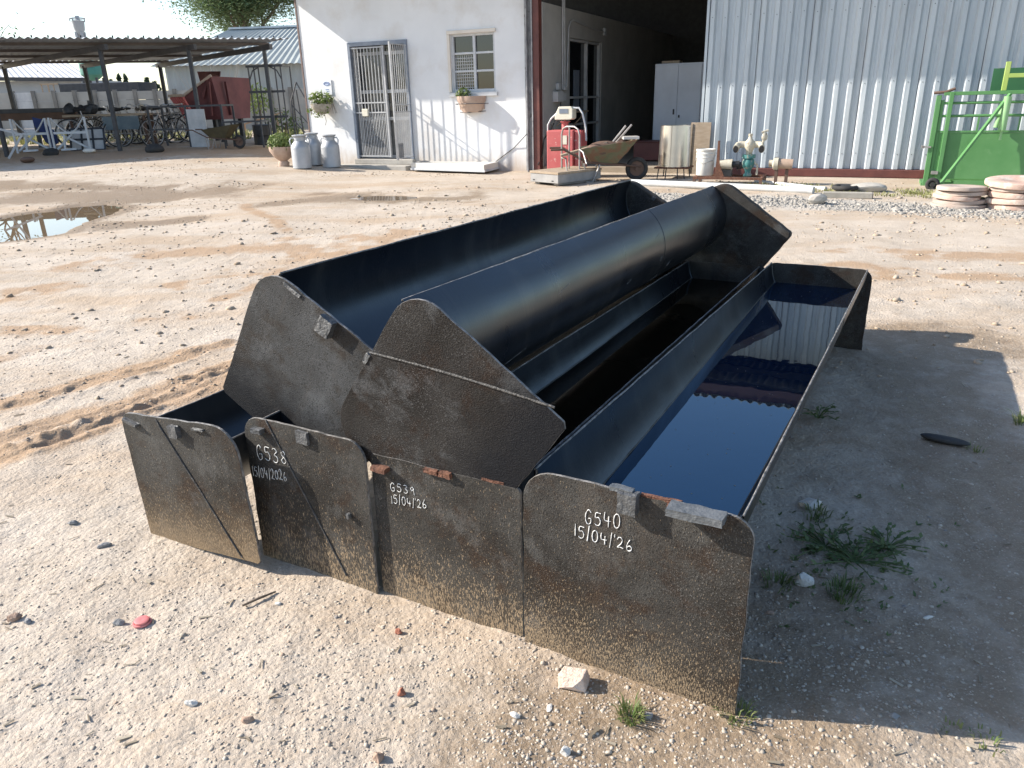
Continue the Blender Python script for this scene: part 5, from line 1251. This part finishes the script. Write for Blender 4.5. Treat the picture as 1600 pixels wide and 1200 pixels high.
# ------------------------------------------------------------------ boundary wall of precast concrete
YW = 27.5
M['post_shade'] = mk('shaded_concrete_post', (.16,.155,.145), (.24,.23,.21), 4, .9)  # posts coloured darker to paint in their shadowed side
pl = RP(20, 145, YW); pr_ = RP(482, 138, YW+1.5); zw0 = .4
dv = pr_-pl; L_ = Vector((dv.x, dv.y, 0)).length; t = thing('precast_wall', 'grey precast concrete boundary wall of slabs between posts', 'wall', (pl.x, pl.y, zw0), math.atan2(dv.y, dv.x))
nb = 15; bw = L_/nb; zt = pl.z-zw0; zt2 = pr_.z-zw0
for i in range(-3, nb):
    if i == 0: mt = 'white_steel'
    else: mt = 'precast'
    zz = zt+(zt2-zt)*i/nb; sm = MB(); nh = 5
    for j in range(nh): sm.box(i*bw+.05,(i+1)*bw-.05,-.02,.02,zz*j/nh+.006,zz*(j+1)/nh-.004)
    sm.build('slab_panel', M[mt], t)
for i in range(-3, nb+1): zz = zt+(zt2-zt)*i/nb; MB().box(i*bw-.065,i*bw+.05,-.09,.06,-.2,zz+.05).build('post', M['post_shade'], t)
# grass strip at the wall foot
def grass(mb, x, y, z, r, n, h, seed, wdt=.004):
    rn = random.Random(seed)
    for _ in range(n):
        a = rn.uniform(0, 6.283); rr_ = r*math.sqrt(rn.random()); bx, by = x+rr_*math.cos(a)*.5, y+rr_*math.sin(a)*.5
        hh = h*rn.uniform(.5, 1.3); lean = rn.uniform(.2, 1.1)*hh; a += rn.uniform(-.6, .6); dx, dy = math.cos(a)*lean, math.sin(a)*lean; px_, py_ = -math.sin(a)*wdt, math.cos(a)*wdt
        mb.add([(bx-px_,by-py_,z-.005),(bx+px_,by+py_,z-.005),(bx+dx*.45+px_*.8,by+dy*.45+py_*.8,z+hh*.7),(bx+dx*.45-px_*.8,by+dy*.45-py_*.8,z+hh*.7),(bx+dx,by+dy,z+hh*.85)], [(0,1,2,3),(3,2,4)])
    return mb
gm = MB(); rn = random.Random(4)
for i in range(150):
    px = rn.uniform(-40, 470); Y = rn.uniform(21.5, 27); p = RP(px, 200, Y); z = float(terrain(p.x, p.y)); grass(gm, p.x, p.y, z, .35, 26, .16, i, .012)
o = gm.build('grass', M['drygrass'], None); o['kind'] = 'stuff'; o['label'] = 'yellow green grass growing beyond the carport'
gm = MB()
for i in range(90):
    f = rn.random(); p = GG(1180+330*f+rn.uniform(-30,30), 291+14*f+rn.uniform(-5,5)); grass(gm, p.x, p.y, p.z, .2, 16, .035, 300+i, .006)
o = gm.build('grass', M['drygrass'], None); o['kind'] = 'stuff'; o['label'] = 'thin yellowish grass along the foot of the corrugated wall'
# grey shed behind
YS = 33.0
e0, e1 = RP(256, 100, YS), RP(530, 84, YS+.5); rg0, rg1 = RP(358, 46, YS+4), RP(530, 40, YS+4.5)
t = thing('grey_shed', 'long grey corrugated shed with hipped roof behind the boundary wall', 'shed', (e0.x, e0.y, .4), 0); o_ = Vector((e0.x, e0.y, .4))
def corr_quad(a, b, c, d, amp, pit, up):
    """ribbed sheet: a-b along, a-d across"""
    a, b, c, d = [Vector(v) for v in (a, b, c, d)]; L_ = (b-a).length; n = max(2, int(L_/pit*4)); vs = []; fs = []
    for i in range(n+1):
        f = i/n; w_ = Vector(up)*amp*math.sin(math.pi*i/2)
        vs += [a.lerp(b, f)+w_, d.lerp(c, f)+w_]
    for i in range(n): fs.append((2*i, 2*i+2, 2*i+3, 2*i+1))
    return MB().add(vs, fs)
ze = e0.z-.4
A_ = Vector((0,0,0)); B_ = Vector((e1.x-e0.x, e1.y-e0.y, 0))
corr_quad((0,0,-.5), B_+Vector((0,0,-.5)), B_+Vector((0,0,ze-.02)), (0,0,ze-.02), .022, .3, (0,-1,0)).build('wall', M['galv_old'], t)
corr_quad((-.0,8,-.5), (0,0,-.5), (0,0,ze-.02), (0,8,ze-.02), .03, .45, (-1,0,0)).build('wall', M['galv_old'], t)
g0, g1 = rg0-o_, rg1-o_
corr_quad((-.4,-.45,ze-.1), B_+Vector((0,-.45,ze-.1)), g1, g0, .018, .26, (0,0,1)).build('roof', M['shedroof'], t)
MB().add([(-.4,-.45,ze-.1), g0, (-.4,9,ze-.1)], [(0,1,2)]).build('roof', M['shedroof'], t)
MB().beam(g0+Vector((0,0,.03)), g1+Vector((0,0,.03)), .3, .08).build('ridge_cap', M['galv'], t)
# far left building
YB = 46.0
t = thing('far_building', 'low building with pale corrugated roof far beyond the boundary wall', 'building', RP(0,150,YB), 0); o_ = t.location.copy(); o_.z = .4; t.location = o_
q = [RP(*v, YB+d)-o_ for v, d in (((-160,120),0), ((142,122),0), ((100,94),6), ((-160,90),6))]
corr_quad(q[0], q[1], q[2], q[3], .02, .35, (0,0,1)).build('roof', M['farroof'], t)
w0, w1 = RP(-160,126,YB+.6)-o_, RP(126,124,YB+.6)-o_
MB().box(w0.x,w1.x,w0.y,w0.y+5,-.5,w1.z).build('wall', M['farwall'], t)
MB().beam(q[0]-Vector((0,0,.08)), q[1]-Vector((0,0,.08)), .1, .2).build('gutter', M['dark_steel'], t)
# dark conveyor / trailer side beyond the wall
a, b = RP(92,138,31), RP(218,138,31)
t = thing('cattle_trailer', 'long dark trailer side with pale slatted end beyond the boundary wall', 'trailer', (a.x, a.y, .4), math.atan2(b.y-a.y, b.x-a.x)); L_ = (Vector((b.x,b.y,0))-Vector((a.x,a.y,0))).length; k = 31.5/CF
zt = a.z-.4+5*k
MB().box(0,L_,0,1.6,zt-14*k,zt+1*k).build('side', M['dark_steel'], t, bevel=.03)
MB().box(-26*k,-.01,0,.05,zt+0*k,zt+2*k).box(-26*k,-.01,0,.05,zt-16*k,zt-14*k).box(-26*k,-25*k,.06,.1,zt-15*k,zt).box(-17*k,-15.5*k,.06,.1,zt-15*k,zt).box(-9*k,-8*k,.06,.1,zt-15*k,zt).build('slatted_end', M['wood'], t)
for x in (.4, L_-.4): MB().box(x-.1,x+.1,.2,.4,0,zt-14*k).build('leg', M['dark_steel'], t)
# green tank
p = RP(146, 124, 37); t = thing('green_tank', 'green plastic water tank with tapered base raised beyond the wall', 'water tank', (p.x, p.y, .4), 0); k = 37.5/CF; zb_ = p.z-.4
MB().lathe([(.08,zb_-2*k),(8*k,zb_),(15*k,zb_+6*k),(15*k,zb_+20*k),(14*k,zb_+23*k),(4*k,zb_+25*k)], 28).build('tank_shell', M['green_tank'], t, smooth=40)
MB().lathe([(4*k,zb_+25*k),(4*k,zb_+26.5*k),(.01,zb_+26.7*k)], 16).build('lid', M['green_tank'], t)
sm = MB()
for x, y in ((-.3,-.3),(.3,-.3),(.3,.3),(-.3,.3)): sm.beam((x,y,-.3),(x,y,zb_+2*k),.08,.08)
sm.build('stand', M['dark_steel'], t)
p = RP(125, 50, 70); t = thing('water_tower', 'small pale tank tower with rail far behind the carport roof', 'water tower', (p.x, p.y, 0), 0); k = 71/CF; zb_ = p.z
MB().lathe([(4*k,zb_-3*k),(7*k,zb_+3*k),(8*k,zb_+12*k),(8.5*k,zb_+14*k),(3*k,zb_+15*k),(3*k,zb_+20*k),(.1,zb_+20.5*k)], 20).build('tank_shell', M['farwall'], t, smooth=40)
sm = MB()
for i in range(4): a = .785+1.571*i; sm.beam((4*k*math.cos(a),4*k*math.sin(a),0),(5*k*math.cos(a),5*k*math.sin(a),zb_),.2,.2)
sm.build('leg', M['farwall'], t)
sm = MB(); sm.tube([(9.5*k*math.cos(6.283*i/14),9.5*k*math.sin(6.283*i/14),zb_+17*k) for i in range(14)], .04, 5, True)
for i in range(7): a = 6.283*i/7; sm.beam((9.5*k*math.cos(a),9.5*k*math.sin(a),zb_+13*k),(9.5*k*math.cos(a),9.5*k*math.sin(a),zb_+17*k),.06,.06)
sm.build('railing', M['farwall'], t)
# ------------------------------------------------------------------ trees
def tree(label, base, hgt, crown, nl, ls, seed, mt, sq=.55, trunk=.3, name='feathery_tree', spread=1.0):
    rn = random.Random(seed); t = thing(name, label, 'tree', base, 0); tm = MB(); tips = []
    def grow(p, d, L_, r, lev):
        pts = [p]; q = p.copy()
        for i in range(4):
            d = (d+Vector((rn.gauss(0,.16), rn.gauss(0,.16), rn.gauss(.02,.1)))).normalized(); q = q+d*L_/4; pts.append(q.copy())
        tm.tube(pts, [r*(1-.12*i) for i in range(5)], 7 if lev < 2 else 5)
        if lev >= 3: tips.append(q); tips.append(pts[2]); return
        for k_ in range(3 if lev else 4):
            a = rn.uniform(0, 6.28); nd = (d*.75+Vector((math.cos(a), math.sin(a), rn.uniform(-.1,.45)))*.75*spread).normalized()
            grow(pts[-1 if k_ else 3], nd, L_*rn.uniform(.6,.85), r*.52, lev+1)
    grow(Vector((0,0,-.2)), Vector((rn.gauss(0,.05), 0, 1)), hgt*.38, trunk, 0)
    tm.build('trunk', M['bark'], t, smooth=60)
    lm = MB(); 
    for tp in tips:
        for _ in range(max(1, nl//len(tips))):
            o_ = Vector((rn.gauss(0,1), rn.gauss(0,1), rn.gauss(0,.6)))*crown
            q = tp+o_; a = rn.uniform(0,6.28); s = ls*rn.uniform(.6,1.4); nr = Vector((rn.gauss(0,.5), rn.gauss(0,.5), 1)).normalized(); u = nr.orthogonal().normalized(); u = Matrix.Rotation(a,3,nr) @ u; v_ = nr.cross(u)
            lm.add([q-u*s, q-v_*s*.35, q+u*s, q+v_*s*.35], [(0,1,2,3)])
    lm.build('crown', mt, t); return t
b = RP(432, 150, 44); b.z = .4
tree('large feathery tree rising behind the grey shed roof', b, 9.3, .80, 30000, .10, 5, M['leaf_tree'], trunk=.3, spread=.85)
b = RP(-22, 200, 24); b.z = .4
tree('thin small leaved tree at the far left behind the carport', b, 4.0, .35, 1300, .06, 9, M['leaf_tree'], trunk=.08, name='small_tree')
def cypress(px, top, w_, seed, Y, label):
    b = RP(px, 160, Y); b.z = 0; h_ = vtop(b, top); t = thing('cypress_tree', label, 'tree', b, 0, 'far trees on the horizon'); rn = random.Random(seed); lm = MB()
    for _ in range(230):
        f = rn.random(); r = w_*(1-f)**.7*(.3+.7*rn.random()); a = rn.uniform(0,6.283); q = Vector((r*math.cos(a), r*math.sin(a), h_*(.08+.92*f))); s = .35*rn.uniform(.5,1.4)
        u = Vector((rn.gauss(0,1), rn.gauss(0,1), rn.gauss(0,1))).normalized(); v_ = u.orthogonal().normalized(); lm.add([q-u*s, q-v_*s*.6, q+u*s, q+v_*s*.6], [(0,1,2,3)])
    lm.build('crown', M['leaf_cyp'], t); MB().tube([(0,0,-.3),(0,0,h_*.7)], [.2,.06], 6).build('trunk', M['bark'], t)
for i, (px, tp, w_, lab) in enumerate([(193,118,.9,'left of a pair of slim dark cypresses on the horizon'),(203,119,1.0,'right of a pair of slim dark cypresses on the horizon'),(172,122,1.2,'bushy far tree left of the cypress pair'),(236,121,.8,'lone slim cypress right of the cypress pair'),(180,124,.6,'smallest far tree beside the bushy one'),(247,128,2.2,'low round far tree next to the lone cypress')]):
    cypress(px, tp, w_, i, 115, lab)
# bare shrub in front of the shed and green shrub by the trellis
P_ = RP(330, 150, 28.6); P_.z = .4; t = thing('bare_shrub', 'leafless pale twiggy shrub above the boundary wall behind the skip', 'shrub', P_, 0); sm = MB(); rn = random.Random(2)
for i in range(34):
    x = rn.uniform(-1.3,1.3); sm.tube([(x*.3,rn.uniform(0,.3),0),(x*.6,rn.uniform(0,.4),1.2),(x+rn.uniform(-.2,.2),rn.uniform(0,.5),rn.uniform(1.9,2.7))], [.02,.012,.004], 5)
sm.build('branch', mk('pale_twig', (.36,.33,.28), (.46,.43,.38), 5, .9), t)
P_ = RP(402, 150, 27.0); P_.z = .4; t = thing('green_shrub', 'light green shrub on the wall behind the trellis arch', 'shrub', P_, 0)
leaves(MB(), (0,0,1.05), .55, .4, .5, 420, .06, 12).build('foliage', M['leaf_pot'], t); MB().tube([(0,0,-.1),(0.05,0,1.0)], .03).build('stem', M['bark'], t)
P_ = RP(446, 215, 20); P_.z = float(terrain(P_.x, P_.y)); t = thing('green_shrub', 'dark low shrub at the wall corner behind the lattice frame', 'shrub', P_, 0)
leaves(MB(), (0,0,.4), .5, .4, .45, 360, .05, 13).build('foliage', M['leaf_weed'], t); MB().tube([(0,0,-.1),(0.05,0,.5)], .02).build('stem', M['bark'], t)
# ------------------------------------------------------------------ stones, litter and weeds on the yard
def stone(px, py, rx, ry, rz_, mt, label, cat='stone', seed=0, name='stone', rough=.4, sub=3, rot=0):
    p = GG(px, py); rn = random.Random(seed*7+1); bm = bmesh.new()
    for _ in range(26):
        d = Vector((rn.gauss(0,1), rn.gauss(0,1), rn.gauss(0,1))).normalized()*rn.uniform(.72, 1.05)
        bm.verts.new((d.x*rx, d.y*ry, d.z*rz_+rz_*.38))
    bmesh.ops.convex_hull(bm, input=bm.verts[:])
    bmesh.ops.delete(bm, geom=[v for v in bm.verts if not v.link_faces], context='VERTS')
    bm.verts.index_update(); mb = MB(); mb.add([v.co.copy() for v in bm.verts], [tuple(v.index for v in f.verts) for f in bm.faces]); bm.free()
    o = mb.build(name, M[mt], None, bevel=min(rx, rz_)*.12, loc=p, rot=(0,0,rot)); tag(o, label, cat); return o
p = GG(897, 1068)
o = MB().add([(-.034,-.020,0),(.030,-.026,0),(.036,.022,0),(-.03,.024,0),(-.036,-.012,.030),(.022,-.022,.036),(.028,.018,.030),(-.026,.022,.028),(.0,-.03,.016)], [(0,3,2,1),(0,1,8),(1,5,8),(5,4,8),(4,0,8),(1,2,6,5),(2,3,7,6),(3,0,4,7),(4,5,6,7)]).build('brick_piece', M['brick'], None, bevel=.003, loc=p, rot=(0,0,R(-12)))
tag(o, 'broken pale pink brick piece at the foot of the plate marked G540', 'brick')
stone(627,1084,.012,.010,.013,'redstone','orange red brick crumb on the sand, lower of two below plate G539',seed=2)
stone(622,988,.012,.010,.010,'redstone','red brick crumb just below the plate marked G539',seed=3)
stone(24,971,.022,.015,.015,'brownstone','brown stone with a dark pebble at the left edge of the sand',seed=4)
stone(45,976,.012,.010,.009,'greystone','dark pebble touching the brown stone at the left edge',seed=5)
stone(186,977,.020,.010,.012,'greystone','rough grey stone left of the red plastic cap',seed=6)
p = GG(223, 976); t = thing('plastic_litter', 'flattened red plastic bottle cap on the sand', 'bottle cap', p, .4)
MB().lathe([(.017,.002),(.018,.004),(.018,.012),(.013,.014),(.0,.012)], 20).build('top', M['pinkplastic'], t, smooth=40); MB().tube([(.021*math.cos(6.283*i/20),.019*math.sin(6.283*i/20),.004) for i in range(20)], .003, 6, True).build('skirt', M['pinkplastic'], t, smooth=60)
stone(299,1102,.019,.012,.011,'whitestone','white flat stone in the lower left foreground',seed=7)
stone(388,1131,.017,.011,.010,'brownstone','smooth tan stone at the bottom left of centre',seed=8)
stone(592,1186,.016,.013,.016,'brownstone','tan brick crumb at the bottom edge of the photo',seed=9)
stone(884,1178,.014,.011,.014,'whitestone','pale stone standing on the sand below the brick piece',seed=10)
stone(804,1122,.017,.007,.008,'whitestone','long pale chip below plate G540, left of a white shard',seed=11,rot=-.6)
stone(858,1108,.008,.015,.004,'whitestone','thin white shard below the brick piece',seed=12,rot=-.35)
stone(1013,1120,.012,.009,.009,'greystone','grey pebble right of the small grass tuft',seed=13)
stone(435,945,.012,.008,.004,'whitestone','small white chip beside the twig',seed=14)
stone(115,820,.020,.012,.010,'greystone','grey stone chips left of the leftmost trough',seed=15)
stone(165,858,.024,.010,.010,'greystone','grey rubble chip below the left trough on the sand',seed=16,rot=.5)
stone(1254,912,.032,.026,.026,'whitestone','lumpy pale rock among the weeds in the shade',seed=17,rough=.6)
stone(1268,790,.045,.030,.020,'whitestone','pale half buried rock behind the weeds in the shade',seed=18,rough=.5)
stone(1203,957,.014,.007,.006,'brownstone','small buff chip in the shade by the right trough',seed=19)
stone(1450,966,.018,.006,.006,'whitestone','white sliver lying in the shade far right',seed=20,rot=.2)
stone(1398,1122,.012,.009,.009,'greystone','dark pebble in the shade near the bottom right',seed=21)
p = GG(1476, 692); o = MB().blob((0,0,.008),.075,.026,.014,31,.35,3).build('rubber_scrap', M['rubber'], None, smooth=25, loc=p, rot=(0,0,R(-38))); tag(o, 'black rubber scrap lying in the shade right of the troughs', 'rubber scrap')
p = GG(406, 940); o = MB().tube([(-.035,-.03,.006),(0,0,.009),(.032,.034,.006)], [.003,.0035,.0025], 7).build('twig', M['bark'], None, loc=p, rot=(0,0,R(-5))); tag(o, 'thin brown twig on the sand before the plate G538', 'twig')
def tuft(px, py, r, n, h, seed, label, mt='grass', w_=.0018):
    p = GG(px, py); o = grass(MB(), 0, 0, 0, r, n, h, seed, w_).build('grass_tuft', M[mt], None, loc=p); tag(o, label, 'grass tuft')
tuft(985,1122,.05,90,.030,1,'small bright green grass tuft on the sand below plate G540')
tuft(1150,1122,.06,60,.028,2,'sparse grass tuft at the lower right corner of plate G540')
tuft(1315,930,.08,90,.035,3,'grass tuft in the shade right of the lumpy pale rock','leaf_weed',.0018)
tuft(1215,915,.07,55,.03,4,'grass tuft in the shade left of the lumpy pale rock','leaf_weed',.0018)
tuft(1275,805,.08,60,.03,5,'dim grass tuft beside the half buried rock','leaf_weed',.0018)
tuft(1525,705,.06,24,.025,6,'thin grass tuft right of the black rubber scrap')
tuft(1597,665,.06,60,.05,7,'green tuft at the right edge where the shade ends')
tuft(1545,1160,.07,26,.018,8,'sparse tuft at the shade edge, bottom right')
tuft(1490,1140,.05,14,.015,9,'tiny tuft just inside the shade at the bottom right')
def weed(px, py, r, n, h, seed, label):
    p = GG(px, py); t = thing('weed', label, 'weed', p, 0); rn = random.Random(seed); sm = MB(); lm = MB()
    for i in range(n):
        a = rn.uniform(0,6.283); L_ = r*rn.uniform(.3,1.1); e = Vector((math.cos(a)*L_, math.sin(a)*L_, h*rn.uniform(.3,1)))
        sm.tube([(0,0,0), e*.5+Vector((0,0,h*.3)), e], .0016, 5)
        for f in (.5,.7,.85,1.0):
            q = e*f+Vector((0,0,h*.3*(1-f))); s = .0085*rn.uniform(.6,1.5); u = Vector((math.cos(a+rn.uniform(-1.2,1.2)), math.sin(a+rn.uniform(-1.2,1.2)), rn.uniform(-.1,.5))).normalized(); v_ = Vector((-u.y,u.x,rn.uniform(-.3,.3))).normalized()
            lm.add([q, q+u*s+v_*s*.6, q+u*s*2.1, q+u*s-v_*s*.6], [(0,1,2,3)])
    lm.build('foliage', M['leaf_weed'], t); sm.build('stem', M['leaf_weed'], t)
weed(1290,855,.13,28,.016,1,'left spreading leafy weed of the patch in the shade')
weed(1335,880,.13,30,.018,2,'middle leafy weed of the patch in the shade')
weed(1385,858,.09,26,.034,3,'right leafy weed of the patch in the shade, tallest of the three')
weed(1278,655,.08,12,.05,4,'lone weed under the right trough edge in deep shade')

lt = MB(); rn = random.Random(77)
for _ in range(230):
    px, py = rn.uniform(0, 1600), rn.uniform(560, 1195); p = G(px, py); p.z = float(gz(p.x, p.y)); a = rn.uniform(0, 6.283); L_ = rn.uniform(.004, .016)*(1+.4*(p.y > 3)); w_ = L_*rn.uniform(.05, .35)
    uu_, vv2 = (p-T0).dot(TX), (p-T0).dot(TY)
    if -2.0 < uu_ < .02 and -.12 < vv2 < 2.9: continue
    dx, dy = math.cos(a), math.sin(a); h_ = rn.uniform(.0015, .004)
    q = [(p.x+dx*L_*sx-dy*w_*sy, p.y+dy*L_*sx+dx*w_*sy, p.z+h_+rn.uniform(-.0005, .002)) for sx, sy in ((-1,-1),(1,-.6),(1,.7),(-1,1))]
    lt.add(q+[(x, y, z-.0012) for x, y, z in q], [(0,1,2,3),(7,6,5,4),(0,4,5,1),(1,5,6,2),(2,6,7,3),(3,7,4,0)])
lm_ = leaf_mat('straw_litter', (.24,.19,.13), (.52,.46,.36))
o = lt.build('straw_litter', lm_, None); o['kind'] = 'stuff'; o['label'] = 'bits of straw and bark chips strewn over the sandy yard'

sm = MB(); lm = MB(); rn = random.Random(55)
for _ in range(150):
    px, py = rn.gauss(1330, 70), rn.gauss(870, 55)
    if not 1190 < px < 1520 or not 740 < py < 1000: continue
    p = G(px, py); p.z = gz(p.x, p.y)
    for k in range(rn.randint(2, 4)):
        a = rn.uniform(0, 6.283); s = rn.uniform(.004, .011); u = Vector((math.cos(a), math.sin(a), rn.uniform(.05, .8))).normalized(); v_ = Vector((-math.sin(a), math.cos(a), 0))
        lm.add([p, p+u*s+v_*s*.4, p+u*s*2, p+u*s-v_*s*.4], [(0,1,2,3)])
o = lm.build('seedling_cover', M['leaf_weed'], None); o['kind'] = 'stuff'; o['label'] = 'tiny seedlings spreading around the weed patch in the shade'
